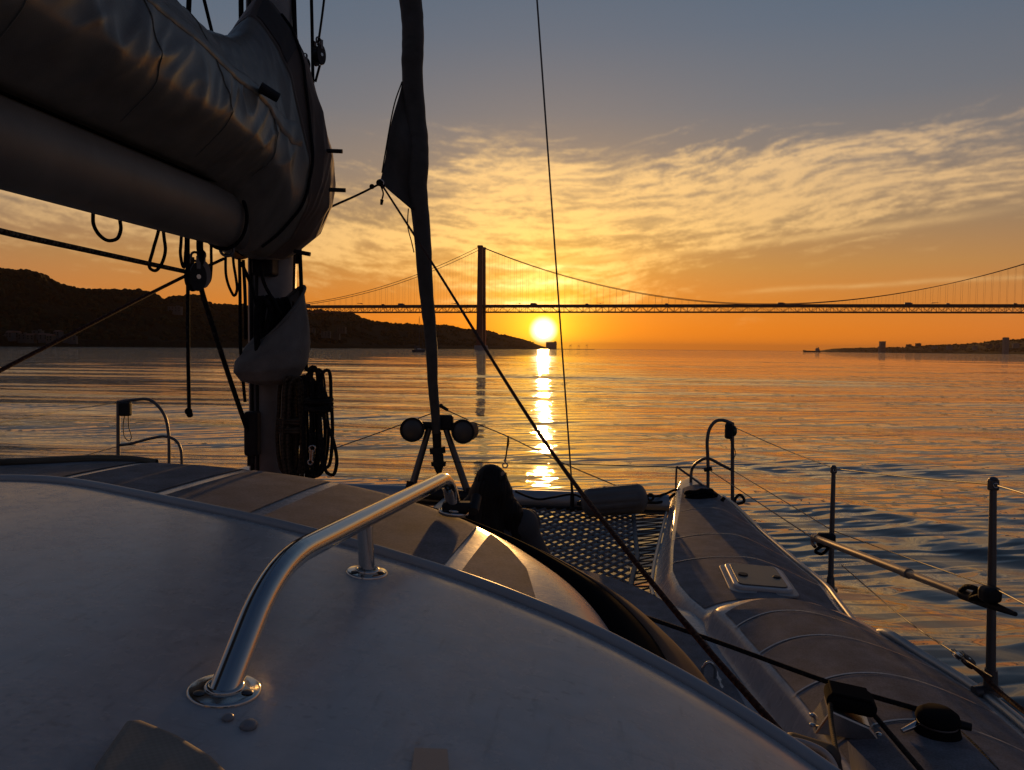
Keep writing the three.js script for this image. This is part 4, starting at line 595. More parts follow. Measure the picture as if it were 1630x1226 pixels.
// bow rails (pulpits)
{
  const r = 0.0135, st = group('bow_rail', cat), t = (l, q = r, m = darkMetal, g = st) => part('rail_tube', tube(PP(l), q, l.length * 8, 12), m, g);
  const d = 5.9;
  t([[1127, 785, d], [1127, 735, d], [1126, 700, d], [1130, 682, d], [1139, 671, d], [1150, 669, d], [1167, 675, d]]); t([[1166, 808, d], [1166, 740, d], [1166, 673, d]], 0.0145); t([[1100, 790, d + 0.2], [1100, 760, d + 0.2], [1102, 746, d + 0.2], [1112, 735, d + 0.1], [1127, 730, d], [1150, 741, d], [1166, 749, d]], 0.012);
  t([[1076, 796, d + 0.2], [1076, 770, d + 0.2], [1077, 744, d + 0.2]], 0.008); t([[1077, 743, d + 0.2], [1105, 763, d + 0.1], [1130, 782, d], [1146, 797, d]], 0.009);
  const lamp = group('navigation_lamp', st); part('lamp_housing', new RoundedBoxGeometry(0.055, 0.125, 0.06, 3, 0.018).translate(...P(1160, 686, d - 0.03).toArray()), blackPlastic, lamp); part('lamp_lens', new THREE.SphereGeometry(0.033, 14, 10).scale(0.8, 1.3, 0.9).translate(...P(1168, 686, d - 0.01).toArray()), mat(0.02, 0.05, 0.03, 0.2), lamp); part('lamp_cable', tube(PP([[1161, 697, d], [1168, 712, d - 0.03], [1171, 722, d - 0.03], [1168, 730, d - 0.02]]), 0.003, 24, 6), blackPlastic, lamp);
  part('rail_foot', [rod(P(1160, 812, d), P(1172, 802, d), 0.03, 0.02), rod(P(1152, 800, d), P(1146, 792, d), 0.02)], darkMetal, st);
  part('line_clamp', [rod(P(1121, 748, d), P(1133, 746, d), 0.018), ball(P(1127, 747, d), 0.022)], blackPlastic, st);
  part('fairlead', [tube(PP([[1168, 804, 5.85], [1172, 792, 5.85], [1178, 788, 5.85], [1184, 794, 5.85], [1184, 799, 5.85], [1170, 803, 5.85]]), 0.012, 40, 8)], blackPlastic, st);
  const pt = group('bow_rail', cat), D = 6.6, p = (l, q = r) => part('rail_tube', tube(PP(l), q, l.length * 8, 12), darkMetal, pt);
  p([[188, 760, D], [188, 700, D], [188, 640, D]], 0.0155); p([[187, 640, D], [210, 637, D], [236, 636, D], [250, 645, D], [262, 662, D], [268, 690, D], [269, 760, D]]); p([[188, 709, D], [205, 707, D], [240, 698, D], [260, 695, D], [272, 697, D], [283, 705, D], [288, 718, D], [289, 760, D]], 0.012);
  const pl = group('navigation_lamp', pt); part('lamp_housing', new RoundedBoxGeometry(0.10, 0.125, 0.07, 3, 0.02).translate(...P(199, 651, D - 0.03).toArray()), blackPlastic, pl); part('lamp_lens', new THREE.SphereGeometry(0.035, 14, 10).translate(...P(203, 652, D + 0.02).toArray()), mat(0.06, 0.015, 0.012, 0.2), pl);
  part('lamp_cable', tube(PP([[198, 662, D], [196, 680, D], [199, 697, D], [206, 702, D], [209, 696, D], [205, 680, D], [204, 662, D]]), 0.004, 40, 6), blackPlastic, pl);
}

// ---------------------------------------------------------------- running lines, blocks and loose gear
function block(name, label, c, ax, r, th, m = blackPlastic, grp) {       // a sheave between two cheeks with a strap and a shackle; ax: direction of the axle
  const o = thing(name, label, 'pulley', grp); o.position.copy(c); o.quaternion.setFromUnitVectors(V(0, 0, 1), ax.clone().normalize());
  const cheek = (z) => new THREE.CylinderGeometry(r, r * 1.02, th * 0.22, 24).rotateX(Math.PI / 2).scale(0.82, 1.35, 1).translate(0, 0, z);
  mesh('cheek', cheek(th * 0.5), m, o); mesh('cheek', cheek(-th * 0.5), m, o); mesh('sheave', new THREE.CylinderGeometry(r * 0.8, r * 0.8, th * 0.7, 24).rotateX(Math.PI / 2), darkMetal, o);
  mesh('axle', new THREE.CylinderGeometry(r * 0.22, r * 0.22, th * 1.35, 16).rotateX(Math.PI / 2), steel, o); mesh('strap', [box(0, r * 1.35, th * 0.62, r * 0.4, r * 1.2, th * 0.1), box(0, r * 1.35, -th * 0.62, r * 0.4, r * 1.2, th * 0.1)], darkMetal, o);
  mesh('shackle', new THREE.TorusGeometry(r * 0.42, r * 0.12, 8, 18).translate(0, r * 1.95, 0), darkMetal, o); return o;
}
// under the boom
rope('mainsheet', 'thick braided rope running from the boom pulley to the left edge', [[-420, 262, 1.05], [-60, 352, 1.52], [0, 368, 1.62], [150, 401, 1.98], [302, 434, 2.44]], 0.0072, R_PALE);
rope('preventer_line', 'thin red-brown rope slanting down left from the boom pulley', [[356, 412, 2.6], [330, 424, 2.52], [300, 437, 2.44], [150, 513, 2.0], [0, 590, 1.7], [-60, 622, 1.6], [-330, 760, 1.28]], 0.0052, R_RED);
block('boom_block', 'black pulley hanging below the boom left of the mast', P(311, 441, 2.46), V(0.75, 0, 0.65), 0.034, 0.034);
block('boom_block', 'second pulley beside the first under the boom, with bright metal strap', P(321, 437, 2.47), V(0.8, 0, 0.5), 0.033, 0.018, darkMetal);
rope('block_strop', 'short strop holding the pulleys to the underside of the boom', [[318, 380, 2.44], [318, 396, 2.44], [320, 408, 2.45], [318, 421, 2.46]], 0.011, R_BLACK);
rope('hanging_tail', 'rope tail hanging straight down from the boom, ending in a knot', [[299, 372, 2.40], [299, 396, 2.40], [299, 450, 2.40], [299, 540, 2.40], [301, 654, 2.40]], 0.0060, R_DARK);
{ const o = scene.children[scene.children.length - 1]; const k = mesh('end_knot', [ball(P(300, 655, 2.40), 0.012), ball(P(302, 660, 2.40), 0.010), rod(P(301, 655, 2.4), P(303, 664, 2.4), 0.008)], R_DARK, o); }
rope('vang_tackle', 'double tackle line from the boom pulley down to the foot of the mast', [[318, 450, 2.46], [322, 466, 2.47], [345, 540, 2.55], [372, 622, 2.63], [394, 686, 2.70]], 0.0085, R_DARK);
const loops = [
  ['leftmost rope loop hanging under the boom, wide and shallow', [[150, 318, 1.98], [148, 342, 1.98], [149, 358, 1.98], [158, 374, 1.98], [172, 383, 1.98], [186, 380, 1.99], [192, 366, 1.99], [191, 352, 1.99], [188, 330, 1.99]]],
  ['second rope loop under the boom, long and reaching the thick rope', [[256, 350, 2.24], [251, 372, 2.24], [243, 400, 2.24], [238, 426, 2.24], [247, 431, 2.24], [256, 422, 2.24], [263, 400, 2.25], [261, 378, 2.25], [258, 352, 2.25]]],
  ['narrow rope loop under the boom, just left of the pulleys', [[289, 366, 2.36], [288, 386, 2.36], [287, 404, 2.36], [291, 424, 2.36], [293, 426, 2.36], [295, 406, 2.36], [296, 390, 2.36], [296, 368, 2.36]]],
  ['rope loop behind the boom pulleys, open to the right', [[336, 380, 2.5], [336, 400, 2.5], [336, 430, 2.5], [333, 448, 2.5], [325, 456, 2.5]]],
  ['rope loop under the boom nearest the mast, long and rounded', [[360, 392, 2.6], [359, 412, 2.6], [360, 440, 2.6], [366, 460, 2.6], [373, 471, 2.6], [377, 462, 2.6], [375, 440, 2.61], [372, 422, 2.61], [370, 396, 2.61]]]];
for (const [label, l] of loops) rope('rope_loop', label, l, 0.0048, R_BLACK, 'rope loops under the boom');
// halyards and lines above the boom
const up = [
  ['lazy_jack', 'thin dark line at the top left above the sail cover', [[200, -500, 1.95], [248, 14, 2.12]], 0.0055], ['lazy_jack', 'thin line slanting into the notch of the sail cover', [[215, -450, 2.0], [340, 62, 2.38]], 0.0055],
  ['topping_lift', 'thick upright line just left of the mast top', [[379, -500, 2.6], [384, 48, 2.78]], 0.0095], ['halyard', 'thickest upright line just right of the mast', [[455, -500, 2.65], [467, -30, 2.8], [470, 60, 2.8], [473, 105, 2.8], [474, 300, 2.82], [473, 420, 2.84]], 0.0085],
  ['halyard', 'upright line second to the right of the mast', [[486, -500, 2.6], [495, -30, 2.75], [497, 60, 2.75], [498, 132, 2.75]], 0.0062], ['flag_line', 'slanting thin line at the right of the mast holding a small pulley', [[560, -420, 2.65], [518, -20, 2.75], [512, 30, 2.75], [506, 72, 2.75]], 0.0042], ['flag_line', 'short line from the small pulley back to the sail cover', [[509, 104, 2.75], [502, 130, 2.75]], 0.0045]];
for (const [n, label, l, r] of up) rope(n, label, l, r, R_BLACK, 'lines above the boom');
rope('cover_halyard', 'line with a knot coming down onto the sail cover', [[318, -480, 2.05], [302, -30, 2.2], [300, 20, 2.22], [299, 60, 2.23], [302, 95, 2.24], [309, 112, 2.24]], 0.0075, R_BLACK);
{ const o = scene.children[scene.children.length - 1]; mesh('knot', [new THREE.TorusGeometry(0.014, 0.006, 8, 16).rotateX(1.2).translate(...P(301, 38, 2.2).toArray()), new THREE.TorusGeometry(0.012, 0.006, 8, 16).rotateX(1.5).rotateZ(0.4).translate(...P(302, 46, 2.2).toArray())], R_BLACK, o); mesh('knot_tail', rod(P(304, 44, 2.2), P(314, 53, 2.2), 0.006, 0.007), R_BLACK, o); }
block('flag_block', 'small black pulley on the slanting line right of the mast', P(507, 88, 2.75), V(0.9, 0, 0.5), 0.027, 0.026);
block('halyard_block', 'small pulley pressed against the edge of the sail cover', P(486, 104, 2.74), V(0.6, 0, 0.8), 0.018, 0.02);
rope('halyard', 'dark halyard falling from the sail cover past the right of the mast', [[477, 396, 2.74], [480, 470, 2.74], [482, 540, 2.73], [488, 590, 2.72]], 0.0072, R_DARK, 'halyards below the boom'); rope('halyard', 'thin bright-edged halyard against the right side of the mast', [[469, 398, 2.78], [468, 440, 2.78], [466, 520, 2.78]], 0.0045, R_RED, 'halyards below the boom');
for (const [label, l] of [['left one of two lines dropping from the gooseneck', [[381, 412, 2.66], [382, 470, 2.66], [383, 560, 2.66], [390, 640, 2.68]]], ['right one of two lines dropping from the gooseneck', [[387, 414, 2.68], [390, 470, 2.68], [391, 540, 2.67]]], ['slanting line from the gooseneck into the canvas bag', [[384, 418, 2.64], [398, 450, 2.62], [412, 500, 2.60]]], ['line crossing the mast into the canvas bag', [[414, 420, 2.62], [420, 450, 2.62], [436, 480, 2.62], [448, 500, 2.63]]]]) rope('reefing_line', label, l, 0.006, R_BLACK, 'reefing lines at the gooseneck');
// canvas bag on the mast, with lines stuffed in
{
  const o = thing('rope_bag', 'grey canvas bag of ropes strapped round the mast', 'bag'), canvas = new THREE.MeshPhysicalMaterial({ color: new THREE.Color().setRGB(0.24, 0.24, 0.235), roughness: 0.85, map: clothTex(12), bumpMap: gelBump, bumpScale: 0.004, side: THREE.DoubleSide });
  const rows = [[0, 0.0, 431, 613], [0.12, 0.05, 430, 612], [0.25, 0.105, 430, 604], [0.42, 0.130, 431, 585], [0.6, 0.130, 434, 560], [0.78, 0.112, 440, 530], [1, 0.086, 446, 500]];
  const bag = (grow) => gridGeo(48, 40, (u, v) => { const [r, px, py] = keyed(rows.map(([k, r2, x, y]) => [k, r2, x, y]), v), th = u * 6.2832, lip = v * v, c = P(px, py + lip * (Math.cos(th - 3.9) * 46), 2.70), rr = (r + grow) * (1 + 0.05 * noise2(Math.cos(th) * 1.5 + 3, v * 3 + Math.sin(th) * 1.5)); return c.addScaledVector(RT, Math.cos(th) * rr).addScaledVector(FW, Math.sin(th) * rr * 0.85); }, (p, u, v) => [u * 0.8, v * 0.35]);
  mesh('bag_cloth', bag(0), canvas, o); mesh('bag_hem', tube([...Array(32).keys()].map((i) => { const th = i / 32 * 6.2832; return P(446, 500 + Math.cos(th - 3.9) * 46, 2.70).addScaledVector(RT, Math.cos(th) * 0.087).addScaledVector(FW, Math.sin(th) * 0.074); }), 0.006, 90, 8, true), canvas, o);
}
{ const q = rng(41), names = ['left', 'front', 'right', 'back']; for (let k = 0; k < 4; k++) { const pts = []; for (let i = 0; i < 9; i++) { const t = i / 8; pts.push(P(412 + k * 12 + (q() - 0.5) * 26, 480 + 30 * Math.abs(2 * t - 1) + q() * 26, 2.62 + 0.05 * k)); } rope('stuffed_line', 'dark line heaped in the mouth of the canvas bag, ' + names[k] + ' one of four', pts.map((p) => p) && pts.length ? [[0, 0, 1]] && [[410 + k * 14, 560, 2.62 + k * 0.04], [402 + k * 14 + q() * 8, 500, 2.61 + k * 0.04], [416 + k * 12, 470 + q() * 14, 2.61 + k * 0.04], [430 + k * 10, 486 + q() * 10, 2.62 + k * 0.04], [424 + k * 12, 540, 2.64 + k * 0.04], [440 + k * 6, 566, 2.66 + k * 0.03]] : [], 0.011, R_BLACK, 'lines in the canvas bag'); } }
// hanging coils at the mast
function coil(label, cx, topY, botY, d, wpx, n, r, m, seed, wrapY, tails = []) {
  const q = rng(seed), o = thing('rope_coil', label, 'rope coil', 'coiled lines at the mast');
  for (let k = 0; k < n; k++) { const w = wpx * (0.25 + 0.75 * (k + 0.5) / n) * (q() < 0.5 ? 1 : 0.8), x = cx + (q() - 0.5) * wpx * 0.5, b = botY - q() * 22, dz = d + (q() - 0.5) * 0.10; mesh('loop', ropeGeo(PP([[x - w * 0.25, topY + q() * 8, dz], [x - w * 0.45, lerp(topY, b, 0.35), dz], [x - w * 0.5, lerp(topY, b, 0.75), dz], [x - w * 0.2, b, dz], [x + w * 0.2, b - 2, dz + 0.02], [x + w * 0.5, lerp(topY, b, 0.7), dz + 0.02], [x + w * 0.4, lerp(topY, b, 0.3), dz + 0.02], [x + w * 0.2, topY + q() * 6, dz + 0.02]]), r, 8, true), m, o); }
  for (let k = 0; k < 4; k++) mesh('wrap', new THREE.TorusGeometry(wpx * 0.44 / F * d, r, 7, 26).rotateX(Math.PI / 2 + (q() - 0.5) * 0.25).translate(...P(cx, wrapY + k * r * 2 * F / d, d).toArray()), m, o);
  for (const l of tails) mesh('tail', ropeGeo(PP(l), r, 8), m, o); return o;
}
coil('tan rope coil wrapped and hung against the right face of the mast', 464, 600, 772, 2.66, 40, 7, 0.0072, R_TAN, 61, 668);
coil('dark rope coil hanging right of the mast with long open loops', 508, 588, 762, 2.62, 46, 4, 0.0062, R_DARK, 62, 636, [[[488, 590, 2.6], [500, 584, 2.6], [507, 600, 2.6], [508, 640, 2.6], [514, 720, 2.6], [520, 752, 2.6], [530, 756, 2.6], [536, 736, 2.6], [530, 700, 2.6], [514, 660, 2.6], [510, 630, 2.6]], [[511, 615, 2.6], [517, 624, 2.6], [521, 640, 2.6], [524, 646, 2.6], [527, 652, 2.6]]]);
coil('black rope coil behind the dark one, nearest the mast foot', 490, 600, 772, 2.74, 26, 4, 0.0062, R_BLACK, 63, 690);
{ const o = thing('rope_knot', 'knotted rope end sticking out right of the dark coil', 'knot'); mesh('knot_body', [ball(P(512, 632, 2.6), 0.012), ball(P(521, 646, 2.6), 0.011), ball(P(518, 649, 2.6), 0.010)], R_DARK, o); mesh('knot_tail', rod(P(521, 646, 2.6), P(529, 653, 2.6), 0.007, 0.008), R_DARK, o); }
{ const o = thing('snap_shackle', 'small metal shackle hanging among the dark coils', 'shackle'); mesh('body', rod(P(496, 716, 2.6), P(495, 733, 2.6), 0.007), steel, o); mesh('ring', new THREE.TorusGeometry(0.010, 0.003, 8, 18).translate(...P(497, 714, 2.6).toArray()), steel, o); mesh('eye', new THREE.TorusGeometry(0.008, 0.003, 8, 16).translate(...P(494, 736, 2.6).toArray()), steel, o); }
// headsail sheets
rope('jib_sheet', 'long dark rope slanting from the furled sail down to the lower right', [[607, 293, 5.28], [690, 422, 4.35], [865, 700, 2.75], [1000, 880, 1.98], [1110, 1015, 1.66], [1255, 1180, 1.36], [1300, 1232, 1.30]], 0.0070, R_RED);
rope('jib_sheet', 'short rope running from the sail corner left behind the sail cover', [[606, 292, 5.28], [570, 310, 5.1], [541, 323, 4.9], [480, 350, 4.5]], 0.0075, R_DARK);
{ const o = thing('clew_knot', 'knots tying both ropes to the corner of the furled sail', 'knot'); mesh('knot_body', [ball(P(604, 291, 5.27), 0.024), ball(P(592, 297, 5.2), 0.018), ball(P(609, 297, 5.27), 0.016)], R_BLACK, o); mesh('knot_tail', ropeGeo(PP([[607, 298, 5.27], [610, 308, 5.27], [608, 318, 5.27]]), 0.006, 6), R_BLACK, o); mesh('tail_end', rod(P(608, 318, 5.27), P(607, 326, 5.27), 0.013, 0.009), R_BLACK, o); }
// deck organiser and turning blocks, lower right
{
  const y = -1.0, c1 = onDeck(1345, 1158, -1.02), c2 = onDeck(1492, 1165, -1.0);
  const o = thing('turning_block', 'black turning pulley on a bright metal wedge, lower right deck', 'pulley', 'turning pulleys on the side deck'); o.position.copy(c1); o.rotation.y = -HEAD - 0.15;
  mesh('wedge_base', new THREE.ExtrudeGeometry(new THREE.Shape([[-0.075, 0], [0.075, 0], [0.05, 0.03], [-0.04, 0.06]].map(([x, y2]) => new THREE.Vector2(x, y2))), { depth: 0.10, bevelEnabled: true, bevelSize: 0.006, bevelThickness: 0.006, bevelSegments: 2 }).translate(0, 0, -0.05), mat(0.5, 0.49, 0.47, 0.25, { metalness: 0.9 }), o);
  mesh('sheave_box', new RoundedBoxGeometry(0.125, 0.042, 0.10, 4, 0.018).rotateZ(-0.10).translate(0.01, 0.078, 0), matteBlack, o); mesh('cover_plate', new RoundedBoxGeometry(0.10, 0.008, 0.085, 2, 0.004).rotateZ(-0.10).translate(0.008, 0.101, 0), matteBlack, o);
  for (const [x, z] of [[-0.085, 0.03], [-0.08, -0.03], [0.08, 0.03]]) mesh('bolt', new THREE.SphereGeometry(0.009, 12, 8).scale(1, 0.6, 1).translate(x, 0.008, z), steel, o);
  const p = thing('turning_block', 'round black turning pulley nearest the rail, lower right deck', 'pulley', 'turning pulleys on the side deck'); p.position.copy(c2); p.rotation.y = -HEAD;
  mesh('foot', rod(V(0, -0.005, 0), V(0, 0.02, 0), 0.058, 0.052, 28), matteBlack, p); mesh('cheek', new THREE.LatheGeometry([[0, 0.062], [0.035, 0.061], [0.05, 0.05], [0.054, 0.036], [0.048, 0.024], [0.03, 0.02]].map(([x, y2]) => new THREE.Vector2(x, y2)), 30), matteBlack, p); mesh('sheave', new THREE.TorusGeometry(0.043, 0.007, 8, 28).rotateX(Math.PI / 2).translate(0, 0.022, 0), darkMetal, p); mesh('becket', rod(V(0.045, 0.03, 0.01), V(0.075, 0.028, 0.02), 0.012, 0.01, 12), blackPlastic, p);
  mesh('lead_arm', rod(V(-0.05, 0.016, 0.0), V(-0.095, 0.004, 0.02), 0.010, 0.006, 10), steel, p);
  tag(mesh('genoa_line', ropeGeo([P(1015, 978, 2.75), P(1150, 1025, 2.45), P(1345, 1095, 2.2), P(1475, 1133, 2.10)], 0.0075), R_DARK), 'dark flecked rope crossing the side deck to the round turning pulley', 'rope');
  tag(mesh('control_line', ropeGeo([P(1322, 1108, 2.05), P(1323, 1145, 1.95), P(1330, 1190, 1.80), P(1340, 1240, 1.66)], 0.0065), R_TAN), 'tan rope leading down from the wedge-mounted pulley to the bottom edge', 'rope');
  tag(mesh('control_line', ropeGeo([P(1378, 1122, 2.05), P(1420, 1172, 1.9), P(1478, 1240, 1.72)], 0.0068), R_DARK), 'dark rope leading down right from the wedge-mounted pulley', 'rope');
  tag(mesh('control_line', ropeGeo([P(1520, 1158, 2.04), P(1550, 1185, 1.94), P(1600, 1240, 1.78)], 0.0052), R_PALE), 'black and white flecked line from the round pulley to the bottom edge', 'rope');
}
// fittings on deck (parts of the boat)
{
  const e = onDeck(1128, 1078, -1.13); part('pad_eye', tube([e.clone().add(V(-0.022, -0.004, 0)), e.clone().add(V(-0.02, 0.035, 0)), e.clone().add(V(0, 0.052, 0)), e.clone().add(V(0.02, 0.035, 0)), e.clone().add(V(0.022, -0.004, 0))], 0.0055, 40, 10), steel);
  const w = group('rope_clutch', cat), c = P(1287, 1207, 1.28); w.position.copy(c); w.rotation.y = -HEAD - 0.5; part('clutch_body', new RoundedBoxGeometry(0.10, 0.09, 0.06, 4, 0.022).translate(0, -0.015, 0), blackPlastic, w); part('clutch_rim', tube([V(-0.052, -0.06, 0.03), V(-0.050, 0.012, 0.03), V(-0.030, 0.034, 0.03), V(0.030, 0.034, 0.03), V(0.050, 0.012, 0.03), V(0.052, -0.06, 0.03)], 0.006, 60, 8), mat(0.42, 0.43, 0.45, 0.4), w);
}
// small blocks on the furling line by the rail
block('furling_block', 'small bright-cheeked pulley on the thin line beside the rail', P(1525, 1044, 2.44), V(0.3, 0.9, 0.3), 0.012, 0.012, steel, 'small pulleys by the rail'); block('furling_block', 'small black pulley beside the rail, next to the second post', P(1541, 1053, 2.42), V(0.3, 0.9, 0.3), 0.017, 0.018, blackPlastic, 'small pulleys by the rail');
rope('furling_tail', 'short brown rope from the small black pulley to the foot of the near post', [[1546, 1058, 2.41], [1565, 1074, 2.36], [1585, 1096, 2.3], [1640, 1140, 2.1]], 0.008, R_RED);
// pole lashed along the lifelines
{
  const o = thing('boat_pole', 'pale metal pole with black tip lashed along the starboard lifelines', 'pole'), a = P(1296, 856, 3.84), b = P(1596, 970, 2.30), poleM = new THREE.MeshPhysicalMaterial({ color: new THREE.Color().setRGB(0.50, 0.40, 0.30), roughness: 0.42, metalness: 0.25, map: clothTex(6) });
  const k = (t) => a.clone().lerp(b, t);
  mesh('shaft', rod(k(0.02), k(0.62), 0.0165, 0.0165, 20), poleM, o); mesh('inner_shaft', rod(k(0.62), k(0.88), 0.0145, 0.0145, 20), poleM, o); mesh('joint_collar', rod(k(0.60), k(0.63), 0.020, 0.020, 20), mat(0.30, 0.25, 0.20, 0.5), o); mesh('tip', [rod(k(0.86), k(0.95), 0.018, 0.016, 18), rod(k(0.95), k(1.04), 0.015, 0.007, 14)], blackPlastic, o); mesh('end_hook', [tube([k(0.02), k(-0.01), k(-0.015).add(V(0, -0.03, 0)), k(0.01).add(V(0, -0.045, 0))], 0.009, 30, 8), rod(k(0.0), k(0.03), 0.020, 0.019, 18)], mat(0.28, 0.2, 0.15, 0.5), o);
}
rope('pole_lashing', 'black cord lashing the far end of the pale pole to the post', [[1305, 866, 3.82], [1318, 872, 3.83], [1308, 882, 3.82], [1298, 878, 3.82], [1312, 868, 3.84], [1322, 866, 3.84]], 0.008, R_BLACK, 'cords on the pole'); rope('pole_lashing', 'black cord lashing the near end of the pale pole to the post', [[1530, 940, 2.5], [1540, 934, 2.45], [1556, 940, 2.4], [1546, 952, 2.42], [1566, 950, 2.36], [1582, 962, 2.34]], 0.009, R_BLACK, 'cords on the pole');
// fender on the crossbeam
{
  const o = thing('boat_fender', 'grey ribbed fender lying on the front crossbeam by the starboard bow', 'fender'), a = P(925, 801, 5.55), b = P(1031, 792, 5.5), ax = b.clone().sub(a), L = ax.length(); ax.normalize(); const side = UPV.clone().cross(ax).normalize(), up2 = ax.clone().cross(side).normalize();
  const rad = (t) => { const e = Math.min(t, 1 - t) * L / 0.075; return 0.108 * (e < 1 ? Math.sqrt(1 - (1 - e) ** 2) : 1); };
  mesh('fender_body', gridGeo(64, 40, (u, v) => { const th = u * 6.2832, t = v < 0.25 ? 0.16 * (1 - Math.cos(v / 0.25 * Math.PI / 2)) : v > 0.75 ? 1 - 0.16 * (1 - Math.cos((1 - v) / 0.25 * Math.PI / 2)) : lerp(0.16, 0.84, (v - 0.25) / 0.5), r = rad(t) * (1 - 0.075 * Math.pow(0.5 + 0.5 * Math.cos(th * 12), 6) * sstep(0.08, 0.16, Math.min(t, 1 - t))); return a.clone().addScaledVector(ax, t * L).addScaledVector(side, Math.cos(th) * r).addScaledVector(up2, Math.sin(th) * r); }, (p, u, v) => [u, v]), new THREE.MeshPhysicalMaterial({ color: new THREE.Color().setRGB(0.17, 0.175, 0.185), roughness: 0.55, map: clothTex(4) }), o);
  mesh('fender_eye', [new THREE.TorusGeometry(0.022, 0.009, 8, 18).translate(...b.clone().addScaledVector(ax, 0.02).toArray()), rod(a, a.clone().addScaledVector(ax, -0.03), 0.02, 0.014)], blackPlastic, o);
}
rope('fender_line', 'dark line looping along the crossbeam left of the fender', [[820, 782, 5.7], [838, 790, 5.7], [857, 795, 5.7], [880, 792, 5.7], [911, 787, 5.7], [926, 792, 5.62]], 0.0085, R_BLACK, 'lines on the crossbeam'); rope('mooring_line', 'dark line sagging from the fender to the starboard bow', [[1031, 789, 5.55], [1045, 790, 5.7], [1060, 786, 5.8], [1076, 780, 5.9], [1092, 782, 5.9], [1104, 790, 5.85]], 0.0095, R_BLACK, 'lines on the crossbeam');
rope('mooring_line', 'second dark line at the starboard bow, below the first', [[1030, 800, 5.5], [1048, 800, 5.68], [1062, 796, 5.78], [1076, 786, 5.86], [1088, 788, 5.84]], 0.011, R_BLACK, 'lines on the crossbeam');
// heap of black line on the starboard bow
{
  const o = thing('line_heap', 'heap of black mooring rope on the tip of the starboard bow', 'rope coil'), q = rng(91);
  for (let k = 0; k < 11; k++) { const cx = 1112 + (q() - 0.5) * 30, cy = 799 - (k / 11) * 17, pts = [], R = 22 * (0.5 + 0.5 * q()); for (let i = 0; i < 10; i++) { const th = i / 10 * 6.2832; pts.push(P(cx + Math.cos(th) * R, cy + Math.sin(th) * R * 0.16 + (q() - 0.5) * 5, 5.60 + Math.sin(th) * 0.10)); } mesh('rope_turn', ropeGeo(pts, 0.013, 8, true), R_BLACK, o); }
  mesh('rope_tail', ropeGeo(PP([[1132, 790, 5.6], [1141, 800, 5.55], [1146, 803, 5.55], [1150, 796, 5.55], [1153, 792, 5.55]]), 0.014, 8), R_BLACK, o);
}
rope('dock_line', 'dark rope hanging over the rail aft of the starboard bow rail', [[1170, 806, 5.82], [1176, 818, 5.7], [1188, 830, 5.5], [1202, 840, 5.3], [1212, 846, 5.15]], 0.014, R_BLACK);
// hose-like roll and coil on the port side of the roof
{
  const ry = (s, t, h) => B(s, t, roofY(s, t) + h);
  tag(mesh('canvas_roll', tube([ry(-1.90, 1.70, 0.010), ry(-1.65, 1.73, 0.010), ry(-1.5, 1.78, 0.010), ry(-1.40, 1.85, 0.010), ry(-1.31, 1.88, 0.010), ry(-1.24, 1.885, 0.004)], 0.0095, 80, 14), mat(0.27, 0.25, 0.20, 0.85, { map: clothTex(10), bumpMap: gelBump, bumpScale: 0.006 })), 'long tan canvas roll lying on the far left of the roof', 'canvas roll');
  const o = thing('rope_coil', 'small dark rope coil on the roof at the left edge', 'rope coil'); for (let k = 0; k < 4; k++) mesh('turn', new THREE.TorusGeometry(0.03 + 0.004 * (k % 2), 0.008, 8, 26).rotateX(1.2 + 0.1 * k).translate(...ry(-1.58 - 0.01 * k, 1.66, 0.02 + 0.011 * k).toArray()), R_BLACK, o);
}
// canvas corner and tape at the bottom of the picture
{
  const f = (px, py, h) => { const [s, t] = onRoof(px, py); return B(s, t, crown(s) + 0.006 + h); };
  const outline = [[120, 1330], [152, 1240], [200, 1170], [226, 1168], [284, 1192], [338, 1226], [440, 1330]].map(([x, y]) => onRoof(x, y)), mid = [-0.46, 0.5];
  const slab = new THREE.ExtrudeGeometry(new THREE.Shape(outline.map(([s, t]) => new THREE.Vector2(s, t))), { depth: 0.004, bevelEnabled: true, bevelSize: 0.009, bevelThickness: 0.007, bevelOffset: -0.009, bevelSegments: 8, curveSegments: 6 }).deleteAttribute('uv').deleteAttribute('normal'), slabM = mergeVertices(slab, 1e-4), sp = slabM.attributes.position; const slabUV = new Float32Array(sp.count * 2); for (let i = 0; i < sp.count; i++) { slabUV[2 * i] = sp.getX(i); slabUV[2 * i + 1] = sp.getY(i); } slabM.setAttribute('uv', new THREE.BufferAttribute(slabUV, 2));
  for (let i = 0; i < sp.count; i++) { const s = sp.getX(i), t = sp.getY(i), h = sp.getZ(i), q = B(s, t, crown(s) + 0.011 + h); sp.setXYZ(i, q.x, q.y, q.z); } slabM.computeVertexNormals();
  tag(mesh('canvas_flap', slabM, mat(0.36, 0.35, 0.32, 0.8, { map: clothTex(9) })), 'beige canvas edge lying on the roof at the bottom left', 'canvas');
  const tp = [f(660, 1196, 0), f(712, 1198, 0), f(716, 1250, 0), f(652, 1250, 0)]; tag(mesh('tape_patch', gridGeo(8, 8, (u, v) => tp[0].clone().lerp(tp[1], u).lerp(tp[3].clone().lerp(tp[2], u), v).add(V(0, 0.0035, 0)), (p) => toBoat(p)), mat(0.34, 0.31, 0.28, 0.6)), 'pale rectangular tape patch on the roof at the bottom edge', 'patch');
}

